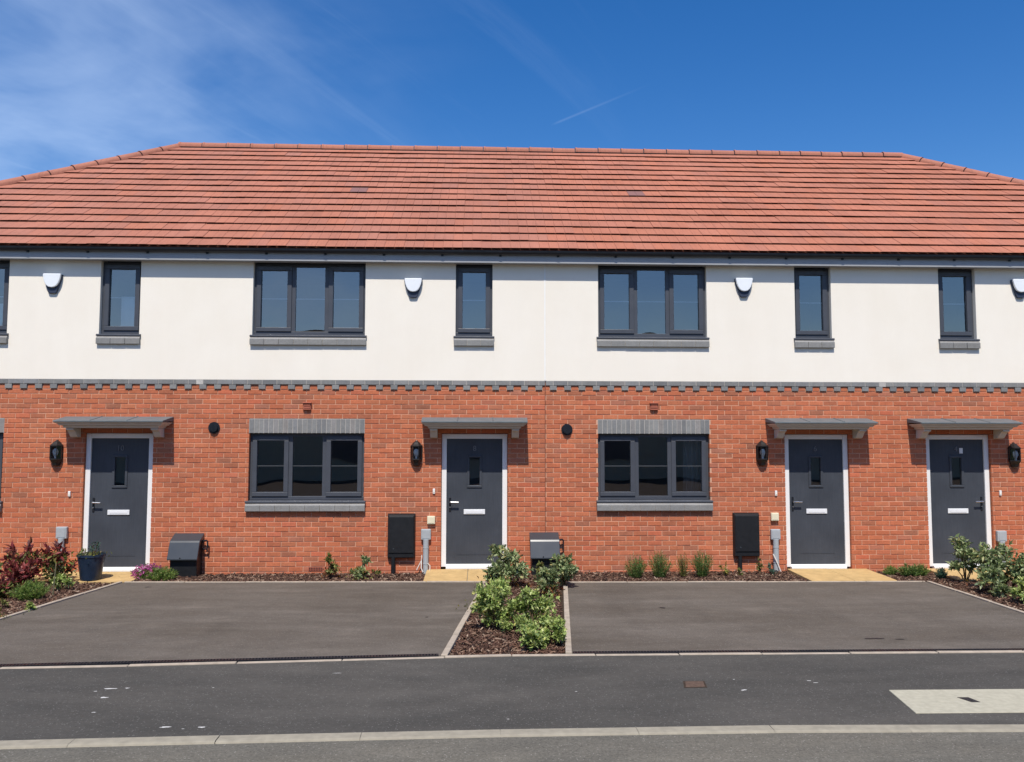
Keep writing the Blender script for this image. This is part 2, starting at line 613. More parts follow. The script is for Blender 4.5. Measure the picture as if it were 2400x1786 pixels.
# ------------------------------------------------------------------ ground, road, footway, drives
def sheet(name, pts, m, dz=0.0, skirt=.0, zf=G):
    """a ground polygon that follows the falls, optionally with a skirt downwards"""
    b = MB()
    k = len(pts)
    n = b.verts([(x, y, zf(y) + dz) for x, y in pts])
    b.face([n + i for i in range(k)])
    if skirt:
        n2 = b.verts([(x, y, zf(y) + dz - skirt) for x, y in pts])
        for i in range(k):
            j = (i + 1) % k
            b.face((n + i, n2 + i, n2 + j, n + j))
    o = b.build(name, m)
    return tag(o, kind='structure')


ground = MB()
n = ground.verts([(-900, -900, -.32), (900, -900, -.32), (900, 900, -.32), (-900, 900, -.32)])
ground.face((n, n + 1, n + 2, n + 3))
tag(ground.build('ground', M_GRASSGROUND), kind='structure')

EP = [(-60, -8.6), (-16, -6.2), (-8, -5.74), (-4.12, -5.484), (-3.05, -5.441), (-.32, -5.231), (.29, -5.19), (2.6, -5.192), (5.07, -5.207), (16, -5.3), (60, -6.0)]
KP = [(-60, -10.2), (-16, -7.95), (-8, -7.56), (-3.08, -7.324), (-1.63, -7.275), (.22, -7.213), (1.93, -7.195), (3.72, -7.235), (16, -7.5), (60, -8.6)]


def EY(x_):
    """front line of the plots, which bends a little with the road"""
    return float(np.interp(x_, [p[0] for p in EP], [p[1] for p in EP]))


def KY(x_):
    """back line of the kerb"""
    return float(np.interp(x_, [p[0] for p in KP], [p[1] for p in KP]))


KW = .118
ROADZ = G(-7.35) - .010
GX = [-60, -30, -16, -12, -8, -6, -4.12, -3.05, -1.6, -.32, .29, 1.2, 1.93, 2.6, 3.72, 5.07, 8, 12, 16, 30, 60]
strip = MB()
n = strip.verts([(x_, KY(x_) - .06, ROADZ) for x_ in GX] + [(x_, -13.6, ROADZ) for x_ in GX])
k = len(GX)
for i in range(k - 1):
    strip.face((n + i, n + k + i, n + k + i + 1, n + i + 1))
tag(strip.build('road', M_ROAD), kind='structure')
tag(MB().box(-60, 60, -60, -13.6, -.3, ROADZ + .1).build('opposite_garden', M_SOIL), kind='structure')
strip = MB()
n = strip.verts([(x_, EY(x_) - .02, G(EY(x_) - .02)) for x_ in GX] + [(x_, KY(x_) - .01, G(KY(x_) - .01)) for x_ in GX])
for i in range(k - 1):
    strip.face((n + i, n + k + i, n + k + i + 1, n + i + 1))
foot = tag(strip.build('footpath', M_PATH), kind='structure')
sheet('planting_bed', [(-16, EY(-16) + .02), (-8, EY(-8) + .02), (-.3, EY(-.3) + .02), (5, EY(5) + .02), (18, EY(18) + .02), (18, .05), (-16, .05)], M_SOIL, -.045)

DL = [(-5.06, -.79), (-5.47, EY(-5.47) + .03), (-.35, EY(-.35) + .03), (.055, -.94)]
DR = [(1.23, -1.0), (.845, EY(.845) + .03), (6.15, EY(6.15) + .03), (6.38, -1.08)]
sheet('driveway', DL, M_DRIVE, 0, .12)
sheet('driveway', DR, M_DRIVE, 0, .12)
sheet('driveway', [(-13.5, -.75), (-13.5, EY(-13.5) + .03), (-6.95, EY(-6.95) + .03), (-7.1, -1.0)], M_DRIVE, 0, .12)
sheet('driveway', [(7.9, -1.1), (7.7, -5.15), (15, -5.15), (15, -1.1)], M_DRIVE, 0, .12)

# kerb stones
kerb = MB()
n = kerb.verts([(x_, KY(x_) + .0, G(KY(x_)) - .004) for x_ in GX] + [(x_, KY(x_) - KW + .01, G(KY(x_)) - .006) for x_ in GX])
k = len(GX)
for i in range(k - 1):
    kerb.face((n + i, n + k + i, n + k + i + 1, n + i + 1))
kerb = tag(kerb.build('kerb', M_KERB), kind='structure')
KL = .918
kmesh = []
for g in (.0025, .006):
    kmesh.append(MB().prism_x(0, KL - g, [(0, -.14), (0, .004), (-KW + .022, .0045), (-KW + .006, -.001), (-KW, -.010), (-KW, -.14)][::-1]).mesh('kerb_stone', M_KERB))
x = .14 - KL * 17
i = 0
while x < 16:
    o = link('kerb_stone', kmesh[1 if i % 4 == 2 else 0], kerb)
    y0_, y1_ = KY(x), KY(x + KL)
    o.location = (x, y0_ + random.uniform(-.0015, .0015), G(y0_) + random.uniform(-.0015, .0015))
    o.rotation_euler = (0, random.uniform(-.001, .001), math.atan2(y1_ - y0_, KL))
    x += KL
    i += 1


def edging(pts, name='edging', w=.05, lift=.012, length=.9, gap=.008):
    """concrete edging stones end to end along a line"""
    pts = [Vector(p) for p in pts]
    base = MB()
    parts = []
    for a, b_ in zip(pts[:-1], pts[1:]):
        d = (b_ - a)
        L = d.length
        d.normalize()
        nrm = Vector((-d.y, d.x))
        k = max(1, round(L / length))
        for j in range(k):
            p, q = a + d * (L * j / k + gap / 2), a + d * (L * (j + 1) / k - gap / 2)
            e = random.uniform(-.004, .004)
            parts.append([(v.x, v.y, G(v.y) + zz) for zz in (-.12, lift + e) for v in (p - nrm * w / 2, q - nrm * w / 2, q + nrm * w / 2, p + nrm * w / 2)])
        base.hexa([(v.x, v.y, G(v.y) + zz) for zz in (-.13, lift - .014) for v in (a - nrm * w * .4, b_ - nrm * w * .4, b_ + nrm * w * .4, a + nrm * w * .4)])
    o = tag(base.build(name, M_KERB), kind='structure')
    for p in parts:
        e = MB().hexa(p).build('edging_stone', M_EDGE, o, bevel=.006)
    return o


edging([(-5.05, -.765), (.085, -.915)], w=.045)
edging([(.08, -.93), (-.325, EY(-.325) + .03)], w=.06, lift=.02)
edging([(1.205, -.99), (.818, -5.15)], w=.06, lift=.02)
edging([(1.23, -.975), (6.38, -1.055)], w=.045)
edging([(-5.09, -.79), (-5.50, EY(-5.5) + .03)], w=.05, lift=.02)
edging([(6.41, -1.08), (6.18, -5.15)], w=.05, lift=.02)
edging([(x_, EY(x_) - .005) for x_ in (-14, -8, -5.5, -4.12, -3.05, -.32, .29, 2.6, 5.07, 14)], w=.055, lift=.008)


# slot drains across the foot of each drive
def drain(a, b_, label):
    a, b_ = Vector(a), Vector(b_)
    t = root('channel_drain', (a.x, a.y, G(a.y)), label, 'drain')
    d = b_ - a
    L = d.length
    d.normalize()
    nr = Vector((-d.y, d.x)) * .032
    body = MB().hexa([(v.x, v.y, G(v.y) + zz) for zz in (-.1, .002) for v in (a - nr, b_ - nr, b_ + nr, a + nr)])
    body.build('channel', M_BLACKPVC, t)
    k = int(L / .028)
    for part in range(max(1, round(L / 1.0))):
        g = MB()
        kk = max(1, round(L / 1.0))
        i0, i1 = part * k // kk, (part + 1) * k // kk
        for i in range(i0, i1):
            p = a + d * (L * (i + .2) / k)
            q = a + d * (L * (i + .72) / k)
            m2 = nr * .9
            g.hexa([(v.x, v.y, G(v.y) + zz) for zz in (.003, .011) for v in (p - m2, q - m2, q + m2, p + m2)])
        for sgn in (-1, 1):
            p, q = a + d * (L * part / kk + .003), a + d * (L * (part + 1) / kk - .003)
            o1, o2 = nr * sgn * .82, nr * sgn * 1.0
            g.hexa([(v.x, v.y, G(v.y) + zz) for zz in (.002, .0125) for v in ((p + o1, q + o1, q + o2, p + o2) if sgn > 0 else (p + o2, q + o2, q + o1, p + o1))])
        g.build('grating', M_BLACKPVC, t)
    return t


drain((-5.46, EY(-5.46) + .062), (-.375, EY(-.375) + .062), 'slotted channel drain at the foot of the drive to doors 10 and 8')
drain((.86, EY(.86) + .062), (6.13, EY(6.13) + .062), 'slotted channel drain at the foot of the drive to door 6, past the planted bed')


# buff paving at the doors
def slabs(x0, x1, nx, ys, z0=.012, lift=0.0):
    def zz(y):
        return z0 + (G(ys[-1]) + .008 - z0) * (y / ys[-1])
    o = MB().hexa([(x0 + .01, ys[-1] + .01, -.12), (x1 - .01, ys[-1] + .01, -.12), (x1 - .01, ys[0] - .004, -.12), (x0 + .01, ys[0] - .004, -.12),
                   (x0 + .01, ys[-1] + .01, zz(ys[-1]) - .02), (x1 - .01, ys[-1] + .01, zz(ys[-1]) - .02), (x1 - .01, ys[0] - .004, zz(ys[0]) - .02), (x0 + .01, ys[0] - .004, zz(ys[0]) - .02)]).build('path', M_KERB)
    tag(o, kind='structure')
    w = (x1 - x0) / nx
    for i in range(nx):
        for ya, yb in zip(ys[:-1], ys[1:]):
            a, b_ = x0 + i * w + .004, x0 + (i + 1) * w - .004
            e = random.uniform(-.003, .003)
            MB().hexa([(a, yb + .004, -.05), (b_, yb + .004, -.05), (b_, ya - .004, -.05), (a, ya - .004, -.05),
                       (a, yb + .004, zz(yb) + e), (b_, yb + .004, zz(yb) + e), (b_, ya - .004, zz(ya) + e), (a, ya - .004, zz(ya) + e)]).build('paving_slab', M_SLAB, o, bevel=.005)


slabs(-.82, .44, 2, [-.004, -.42, -.885], .028)
slabs(4.76, 6.02, 2, [-.004, -.44, -.98])
slabs(-8.6, -4.98, 6, [-.004, -.37, -.74])
slabs(6.94, 10.6, 6, [-.004, -.45, -.95])

# covers and marks in the footway
pad = MB().hexa([(3.11, -6.97, G(-6.97) - .05), (4.42, -6.98, G(-6.98) - .05), (4.55, -6.41, G(-6.41) - .05), (3.197, -6.40, G(-6.4) - .05),
                 (3.11, -6.97, G(-6.97) + .006), (4.42, -6.98, G(-6.98) + .006), (4.55, -6.41, G(-6.41) + .006), (3.197, -6.40, G(-6.4) + .006)])
t = root('service_cover', (3.8, -6.7, G(-6.7)), 'pale concrete service cover slab set flush in the footway by the kerb', 'cover')
pad.build('cover_slab', M_PAD, t, bevel=.004)
MB().hexa([(3.635 + .02, -6.74, G(-6.7) + .0), (3.72, -6.74, G(-6.7)), (3.70, -6.62, G(-6.7)), (3.615, -6.62, G(-6.7)),
           (3.635 + .02, -6.74, G(-6.74) + .0085), (3.72, -6.74, G(-6.74) + .0085), (3.70, -6.62, G(-6.62) + .0085), (3.615, -6.62, G(-6.62) + .0085)]).build('keyhole', M_BLACKPVC, t)
t = root('stopcock_cover', (1.72, -6.18, G(-6.18)), 'small rusty iron stopcock cover in the dark footway', 'cover')
MB().hexa([(1.615, -6.275, .0), (1.80, -6.27, .0), (1.825, -6.09, .0), (1.65, -6.09, .0),
           (1.615, -6.275, G(-6.275) + .003), (1.80, -6.27, G(-6.27) + .003), (1.825, -6.09, G(-6.09) + .003), (1.65, -6.09, G(-6.09) + .003)]).build('cover_frame', M_SOIL, t)
MB().hexa([(1.63, -6.262, .0), (1.785, -6.258, .0), (1.81, -6.105, .0), (1.665, -6.105, .0),
           (1.63, -6.262, G(-6.262) + .006), (1.785, -6.258, G(-6.258) + .006), (1.81, -6.105, G(-6.105) + .006), (1.665, -6.105, G(-6.105) + .006)]).build('lid', M_RUST, t, bevel=.003)


def splash(cx, cy, w, d, seed, m=None, parent=None, name='paint_splash'):
    r = random.Random(seed)
    b = MB()
    k = 14
    pts = []
    for i in range(k):
        a = 2 * math.pi * i / k
        q = r.uniform(.45, 1.0)
        pts.append((cx + .5 * w * q * math.cos(a), cy + .5 * d * q * math.sin(a)))
    c = b.verts([(cx, cy, G(cy) + .0035)])
    n = b.verts([(x_, y_, G(y_) + .0025) for x_, y_ in pts])
    for i in range(k):
        b.face((c, n + i, n + (i + 1) % k))
    b.build(name, m or M_SPLASH, parent or foot)


for i, (a, b_, c, d) in enumerate([(-2.90, -6.15, .13, .035), (-2.77, -6.14, .05, .03), (-2.84, -6.39, .07, .045), (-2.98, -6.22, .04, .02), (-1.87, -7.10, .07, .04), (-2.12, -7.09, .10, .03),
                                   (-1.99, -7.13, .025, .015), (-2.1, -6.15, .03, .02), (2.07, -6.35, .055, .035), (2.08, -6.05, .025, .02), (2.68, -6.11, .05, .02), (2.71, -6.17, .06, .018), (2.05, -6.37, .03, .02),
                                   (-1.2, -5.75, .12, .015), (.75, -6.35, .03, .015), (-2.75, -6.75, .04, .02), (.2, -7.0, .03, .015)]):
    splash(a, b_, c, d, i)

for i, (a, b_, c, d) in enumerate([(2.17, -2.93, .10, .09), (3.95, -4.62, .28, .06), (4.18, -4.66, .14, .04), (-.6, -3.4, .05, .04), (-4.55, -1.2, .12, .06)]):
    splash(a, b_, c, d, 50 + i, M_BLACKBOX, bpy.data.objects['driveway' if a < 0 else 'driveway.001'], 'oil_spot')

# ------------------------------------------------------------------ houses
# course lines every 75 mm from the door sill (z = 0); bond every 225 mm
HEAD, BAND0, BAND1, CLAD, SOFF = 2.10, 2.775, 2.85, 2.925, 4.757
RIDGE_Y, RIDGE_Z, EAVE_Y, EAVE_Z = 4.5, 8.155, -.236, 4.935
SL = math.hypot(RIDGE_Y - EAVE_Y, RIDGE_Z - EAVE_Z)
CA, SA = (RIDGE_Y - EAVE_Y) / SL, (RIDGE_Z - EAVE_Z) / SL
HIP_L, HIP_R = -6.39, 9.14                  # ends of the ridge
GAUGE, COVER = SL / 17, .30
RUN = RIDGE_Y - EAVE_Y


def roofp(x_, v, h):
    return (x_, EAVE_Y + v * CA - h * SA, EAVE_Z + v * SA + h * CA)


def visible(x_, z_, y_=0.0):
    d = Vector((x_, y_, z_)) - Vector(CAM)
    z = d.dot(fw)
    px, py = 1200 + 1950 * d.dot(r2) / z, 893 - 1950 * d.dot(u2) / z
    return (-20 < px < 2420 and 0 < py < 1786), d.length


def wall_sheet(b, x0, x1, z0, z1, holes, yf, yb, m=.006):
    """a wall face with openings and their reveals"""
    xs = sorted({x0, x1, *[h[0] - m for h in holes], *[h[1] + m for h in holes]})
    zs = sorted({z0, z1, *[h[2] - m for h in holes], *[h[3] + m for h in holes]})
    xs = [v for v in xs if x0 <= v <= x1]
    zs = [v for v in zs if z0 <= v <= z1]
    def hole(i, j):
        if i < 0 or j < 0 or i >= len(xs) - 1 or j >= len(zs) - 1:
            return None
        cx, cz = (xs[i] + xs[i + 1]) / 2, (zs[j] + zs[j + 1]) / 2
        return any(h[0] - m < cx < h[1] + m and h[2] - m < cz < h[3] + m for h in holes)
    for i in range(len(xs) - 1):
        for j in range(len(zs) - 1):
            a, c, d, e = xs[i], xs[i + 1], zs[j], zs[j + 1]
            if not hole(i, j):
                n = b.verts([(a, yf, d), (c, yf, d), (c, yf, e), (a, yf, e)])
                b.face((n, n + 1, n + 2, n + 3))
                n = b.verts([(a, yb, d), (c, yb, d), (c, yb, e), (a, yb, e)])
                b.face((n + 3, n + 2, n + 1, n))
                for (ii, jj, q) in ((i - 1, j, ((a, d), (a, e))), (i + 1, j, ((c, e), (c, d))), (i, j - 1, ((c, d), (a, d))), (i, j + 1, ((a, e), (c, e)))):
                    if hole(ii, jj) or hole(ii, jj) is None:
                        (p1, q1), (p2, q2) = q
                        n = b.verts([(p1, yf, q1), (p2, yf, q2), (p2, yb, q2), (p1, yb, q1)])
                        b.face((n, n + 1, n + 2, n + 3))
    return b


def unit_brick(name, m):
    """1 x 1 x 1 brick, front face at y = 0 with a small arris"""
    b = MB()
    e = (.018, .05)
    n = b.verts([(-.5 + e[0], 0, -.5 + e[1]), (.5 - e[0], 0, -.5 + e[1]), (.5 - e[0], 0, .5 - e[1]), (-.5 + e[0], 0, .5 - e[1]),
                 (-.5, .035, -.5), (.5, .035, -.5), (.5, .035, .5), (-.5, .035, .5),
                 (-.5, 1, -.5), (.5, 1, -.5), (.5, 1, .5), (-.5, 1, .5)])
    b.face((n, n + 1, n + 2, n + 3))
    for o_ in (0, 4):
        for k in range(4):
            k2 = (k + 1) % 4
            b.face((n + o_ + k, n + o_ + 4 + k, n + o_ + 4 + k2, n + o_ + k2))
    return b.mesh(name, m)


ME_BRICK = unit_brick('brick', M_BRICK)
ME_GREY = unit_brick('grey_brick', M_GREY)
BD = .10                                   # how deep the bricks run into the wall


def lay(mesh, parent, cx, cz, w, h, y=0.0, name='brick', depth=BD, wob=.0012):
    o = link(name, mesh, parent)
    o.location = (cx, y + random.gauss(0, wob), cz + random.gauss(0, .0006))
    o.scale = (w, depth, h)
    o.rotation_euler = (random.gauss(0, .003), random.gauss(0, .0025), random.gauss(0, .003))
    o.color = (random.random(), random.random(), 0, 1)
    return o


def field(x0, x1, z0, z1, holes, jl, jr):
    """brick rectangles in stretcher bond, cut at the openings; jl/jr: cut at the ends"""
    out = []
    r0, r1 = round(z0 / .075), round(z1 / .075)
    for r in range(r0, r1):
        za, zb = r * .075 + .005, (r + 1) * .075 - .005
        off = .1125 if r % 2 else 0
        k0, k1 = math.floor((x0 - off) / .225) - 1, math.ceil((x1 - off) / .225) + 1
        header = abs(za - .005 - BAND0) < .01
        for k in range(k0, k1):
            if header:
                cx = k * .225 + .1125
                a, c = cx - .0525, cx + .0525
            else:
                a, c = off + k * .225 + .005, off + (k + 1) * .225 - .005
            cx = (a + c) / 2
            if jl is None and cx < x0 or jr is None and cx >= x1:
                continue
            if jl is not None:
                a = max(a, x0 + jl)
            if jr is not None:
                c = min(c, x1 - jr)
            spans = [(a, c)]
            for h in holes:
                if zb > h[2] + .006 and za < h[3] - .006:
                    ns = []
                    for p, q in spans:
                        if q <= h[0] or p >= h[1]:
                            ns.append((p, q))
                        else:
                            if p < h[0]:
                                ns.append((p, h[0]))
                            if q > h[1]:
                                ns.append((h[1], q))
                    spans = ns
            for p, q in spans:
                if q - p > .022:
                    out.append((p, q, za, zb))
    return out


def make_window(house, x0, x1, z0, z1, lights, name='window', yface=.075, blind=None, curtain=None, sillm=.035, room_y=2.6):
    """frame, casements, mullions, panes with their glazing bar, projecting sill and brick cill"""
    fy0, fy1 = yface, yface + .07
    fw_ = .045
    b = MB()
    b.box(x0, x1, fy0, fy1, z0, z0 + fw_ + .01)
    b.box(x0, x1, fy0, fy1, z1 - fw_, z1)
    b.box(x0, x0 + fw_, fy0 + .001, fy1 - .001, z0 + fw_ + .01, z1 - fw_)
    b.box(x1 - fw_, x1, fy0 + .001, fy1 - .001, z0 + fw_ + .01, z1 - fw_)
    W = x1 - x0
    if lights == 3:
        c1, c2 = x0 + W * .348, x0 + W * .652
        for c in (c1, c2):
            b.box(c - .038, c + .038, fy0 + .002, fy1 - .002, z0 + fw_ + .01, z1 - fw_)
        cells = [(x0 + fw_, c1 - .03, True), (c1 + .038, c2 - .038, False), (c2 + .03, x1 - fw_, True)]
    else:
        cells = [(x0 + fw_, x1 - fw_, True)]
    win = b.build(name, M_FRAME, house, bevel=.004)
    za, zb = z0 + fw_ + .012, z1 - fw_ - .002
    for a, c, opens in cells:
        g0, g1, h0, h1 = a, c, za, zb
        if opens:
            s = .062
            k = MB()
            yy0, yy1 = fy0 - .018, fy0 + .045
            for (p, q, u, v) in ((a - .008, c + .008, za - .004, za + s), (a - .008, c + .008, zb - s, zb + .008), (a - .008, a + s, za + s, zb - s), (c - s, c + .008, za + s, zb - s)):
                k.box(p, q, yy0, yy1, u, v)
            k.build('sash', M_FRAME, win, bevel=.006)
            g0, g1, h0, h1 = a + s - .01, c - s + .01, za + s - .01, zb - s + .01
        pane = MB()
        n = pane.verts([(g0, fy0 + .024, h0), (g1, fy0 + .024, h0), (g1, fy0 + .024, h1), (g0, fy0 + .024, h1)])
        pane.face((n, n + 1, n + 2, n + 3))
        pane.build('pane', M_GLASS, win)
        zm = (za + zb) / 2 + .005
        if z0 < 2:
            MB().box(g0, g1, fy0 + .019, fy0 + .0235, zm - .0055, zm + .0055).build('glazing_bar', M_BAR, win)
        else:
            MB().box(g0, g1, fy0 + .030, fy0 + .038, zm - .008, zm + .008).build('glazing_bar', M_ALARM, win)
    MB().prism_x(x0 - sillm, x1 + sillm, [(fy0 + .01, z0 - .002), (fy0 + .01, z0 - .04), (-.045, z0 - .045), (-.05, z0 - .038), (-.05, z0 - .018), (-.035, z0 - .010)]).build('sill', M_FRAME, win, bevel=.004)
    # brick cill: grey cant bricks laid end to end below
    sx0, sx1 = x0 - sillm + .003, x1 + sillm - .003
    top, bot = z0 - .048, z0 - .165
    cill = MB().box(sx0 + .004, sx1 - .004, -.048, .06, bot + .004, top - .004).build('cill', M_MORTAR_GREY, win)
    k = max(2, round((sx1 - sx0) / .225))
    w = (sx1 - sx0) / k
    for i in range(k):
        c_ = MB().prism_x(-w / 2 + .003, w / 2 - .003, [(.06, top), (.06, bot), (-.062, bot), (-.062, top - .03), (-.02, top)])
        o = c_.build('cill_brick', M_GREY, win, bevel=.004)
        o.location = (sx0 + (i + .5) * w, random.gauss(0, .0015), 0)
        o.color = (random.uniform(.35, .7), random.uniform(.4, .8), 0, 1)
    # the dark room behind the glass
    rm = MB()
    ya, yb = fy1 + .005, room_y
    x0r, x1r, z0r, z1r = x0 - .7, x1 + .7, (.05 if z0 < 2 else 2.95), (2.4 if z0 < 2 else 4.9)
    rm.face([rm.verts([(x0r, yb, z0r), (x1r, yb, z0r), (x1r, yb, z1r), (x0r, yb, z1r)]) + i for i in range(4)])
    for q in ([(x0r, ya, z0r), (x0r, yb, z0r), (x0r, yb, z1r), (x0r, ya, z1r)], [(x1r, yb, z0r), (x1r, ya, z0r), (x1r, ya, z1r), (x1r, yb, z1r)],
              [(x0r, ya, z0r), (x1r, ya, z0r), (x1r, yb, z0r), (x0r, yb, z0r)], [(x0r, yb, z1r), (x1r, yb, z1r), (x1r, ya, z1r), (x0r, ya, z1r)]):
        n = rm.verts(q)
        rm.face((n, n + 1, n + 2, n + 3))
    rm.build('room_lining', M_ROOM, house)
    if blind:
        a, c, u, v = blind
        MB().box(a, c, fy0 + .042, fy0 + .047, u, v).build('blind', M_BLIND, win)
    if curtain:
        a, c = curtain
        cb = MB()
        k = 16
        pts = [(a + (c - a) * i / k, fy1 + .12 + .02 * math.sin(i * 1.9)) for i in range(k + 1)]
        for (p, q), (p2, q2) in zip(pts[:-1], pts[1:]):
            n = cb.verts([(p, q, z0), (p2, q2, z0), (p2, q2, z1), (p, q, z1)])
            cb.face((n, n + 1, n + 2, n + 3))
        cb.build('curtain', M_CURTAIN, win, smooth=True)
    return win


def digits(text, cx, cz, y, size, parent):
    cu = bpy.data.curves.new('numeral_curve', 'FONT')
    cu.body = text
    cu.size = size
    cu.align_x = 'CENTER'
    cu.align_y = 'CENTER'
    cu.extrude = .004
    cu.resolution_u = 4
    tmp = bpy.data.objects.new('numeral_tmp', cu)
    COL.objects.link(tmp)
    dg = bpy.context.evaluated_depsgraph_get()
    me = bpy.data.meshes.new_from_object(tmp.evaluated_get(dg))
    bpy.data.objects.remove(tmp, do_unlink=True)
    me.transform(Matrix.Translation((cx, y, cz)) @ Matrix.Rotation(R(90), 4, 'X'))
    me.materials.clear()
    me.materials.append(M_DIGIT)
    return link('house_number', me, parent)


def make_door(house, x0, x1, number, hinge_right, z0=0.0, sticker=False):
    """leaf with a slot light, white frame, threshold, lever handle, letter plate, number"""
    fy = .045
    jw = .075
    cx = (x0 + x1) / 2
    lx0, lx1, lz0, lz1 = x0 + jw, x1 - jw, z0 + .075, HEAD - .078
    ly = fy + .028
    leaf = MB()
    gw, gz0, gz1 = .078, 1.30, 1.73            # slot light
    wall_sheet(leaf, lx0, lx1, lz0, lz1, [(cx - gw, cx + gw, gz0, gz1)], ly, ly + .045, 0.0)
    door = leaf.build('door', M_DOOR, house)
    fr = MB()
    fr.box(x0, x0 + jw, fy, fy + .07, z0 + .03, HEAD - .003)
    fr.box(x1 - jw, x1, fy, fy + .07, z0 + .03, HEAD - .003)
    fr.box(x0 + jw, x1 - jw, fy + .001, fy + .069, HEAD - jw - .003, HEAD - .003)
    fr.build('door_frame', M_WHITE, door, bevel=.006)
    th = MB().prism_x(x0 + jw - .002, x1 - jw + .002, [(.1, z0 + .07), (.1, z0 + .0), (.005, z0 + .0), (.005, z0 + .035), (ly - .004, z0 + .07)])
    th.build('threshold', M_WHITE, door, bevel=.003)
    mo = MB()
    for (a, c, u, v) in ((cx - .115, cx + .115, gz0 - .037, gz0), (cx - .115, cx + .115, gz1, gz1 + .037), (cx - .115, cx - gw, gz0, gz1), (cx + gw, cx + .115, gz0, gz1)):
        mo.box(a, c, ly - .014, ly - .0005, u, v)
    mo.build('glazing_moulding', M_DOOR, door, bevel=.006)
    g = MB()
    n = g.verts([(cx - gw, ly + .018, gz0), (cx + gw, ly + .018, gz0), (cx + gw, ly + .018, gz1), (cx - gw, ly + .018, gz1)])
    g.face((n, n + 1, n + 2, n + 3))
    g.build('pane', M_GLASS, door)
    MB().box(cx - .4, cx + .4, .5, .52, .9, 2.0).build('hall_lining', M_ROOM, house)
    # shallow pressed panel line near the foot and two grooves
    MB().box(cx - .27, cx + .27, ly - .004, ly - .0005, .235, .243).build('panel_bead', M_DOOR, door)
    lp = MB().box(cx - .165, cx + .165, ly - .014, ly - .001, .855, .932).build('letter_plate', M_LETTER, door, bevel=.005)
    MB().box(cx - .13, cx + .13, ly - .0175, ly - .0145, .872, .912).build('letter_flap', M_LETTER, lp, bevel=.002)
    hx = lx0 + .055 if not hinge_right else lx1 - .055
    sg = 1 if not hinge_right else -1
    h = MB()
    h.box(hx - .016, hx + .016, ly - .012, ly - .0005, .90, 1.12)
    hb = h.build('handle', M_BLACKPVC, door, bevel=.006)
    MB().tube([(hx, ly - .012, 1.045), (hx, ly - .06, 1.045), (hx + sg * .012, ly - .068, 1.045), (hx + sg * .13, ly - .066, 1.040)], .0115, 10).build('lever', M_CHROME, hb, smooth=True)
    MB().tube([(hx, ly - .012, .965), (hx, ly - .02, .965)], .013, 12).build('lock_barrel', M_CHROME, hb, smooth=True)
    digits(number, cx + (.0 if len(number) > 1 else -.0), 1.868, ly - .005, .115, door)
    if sticker:
        MB().box(cx + .055, cx + .11, ly - .006, ly - .002, 1.80, 1.885).build('door_sticker', M_LETTER, door)  # white sticker next to the numeral
    return door


def make_canopy(house, cx, w=1.63, d=.405):
    x0, x1 = cx - w / 2, cx + w / 2
    top = MB()
    # sloping lid with turned-down lip
    top.hexa([(x0 + .015, -d, 2.262), (x1 - .015, -d, 2.262), (x1 - .0, -.004, 2.285), (x0 + .0, -.004, 2.285),
              (x0 + .015, -d, 2.284), (x1 - .015, -d, 2.284), (x1 - .0, -.004, 2.352), (x0 + .0, -.004, 2.352)])
    can = top.build('canopy', M_LEAD, house, bevel=.004)
    # rolled joints across the lid
    jt = MB()
    for xx in (x0 + w * .34, x0 + w * .67):
        jt.tube([(xx, -.01, 2.353), (xx, -d + .005, 2.286)], .009, 8)
    jt.build('lead_roll', M_LEAD, can, smooth=True)
    cor = MB()
    steps = [(0.020, 2.2615, 2.238, M_LEAD), (.05, 2.237, 2.212), (.10, 2.211, 2.176)]
    for i, s_ in enumerate(steps):
        ins, zt, zb = s_[0], s_[1], s_[2]
        ins2 = ins + .02
        cor.hexa([(x0 + ins2, -d + ins2, zb), (x1 - ins2, -d + ins2, zb), (x1 - ins2, -.004 + .0005 * i, zb), (x0 + ins2, -.004 + .0005 * i, zb),
                  (x0 + ins, -d + ins, zt), (x1 - ins, -d + ins, zt), (x1 - ins, -.004 + .0005 * i, zt), (x0 + ins, -.004 + .0005 * i, zt)])
    cor.build('cornice', M_BEIGE, can, bevel=.005)
    for bx in (cx - .625, cx + .625):
        prof = [(-.004, 2.175), (-.26, 2.175), (-.26, 2.145), (-.225, 2.14), (-.185, 2.115), (-.15, 2.075), (-.12, 2.045), (-.085, 2.035), (-.004, 2.035)]
        MB().prism_x(bx - .055, bx + .055, prof).build('bracket', M_BEIGE, can, bevel=.006)
    return can


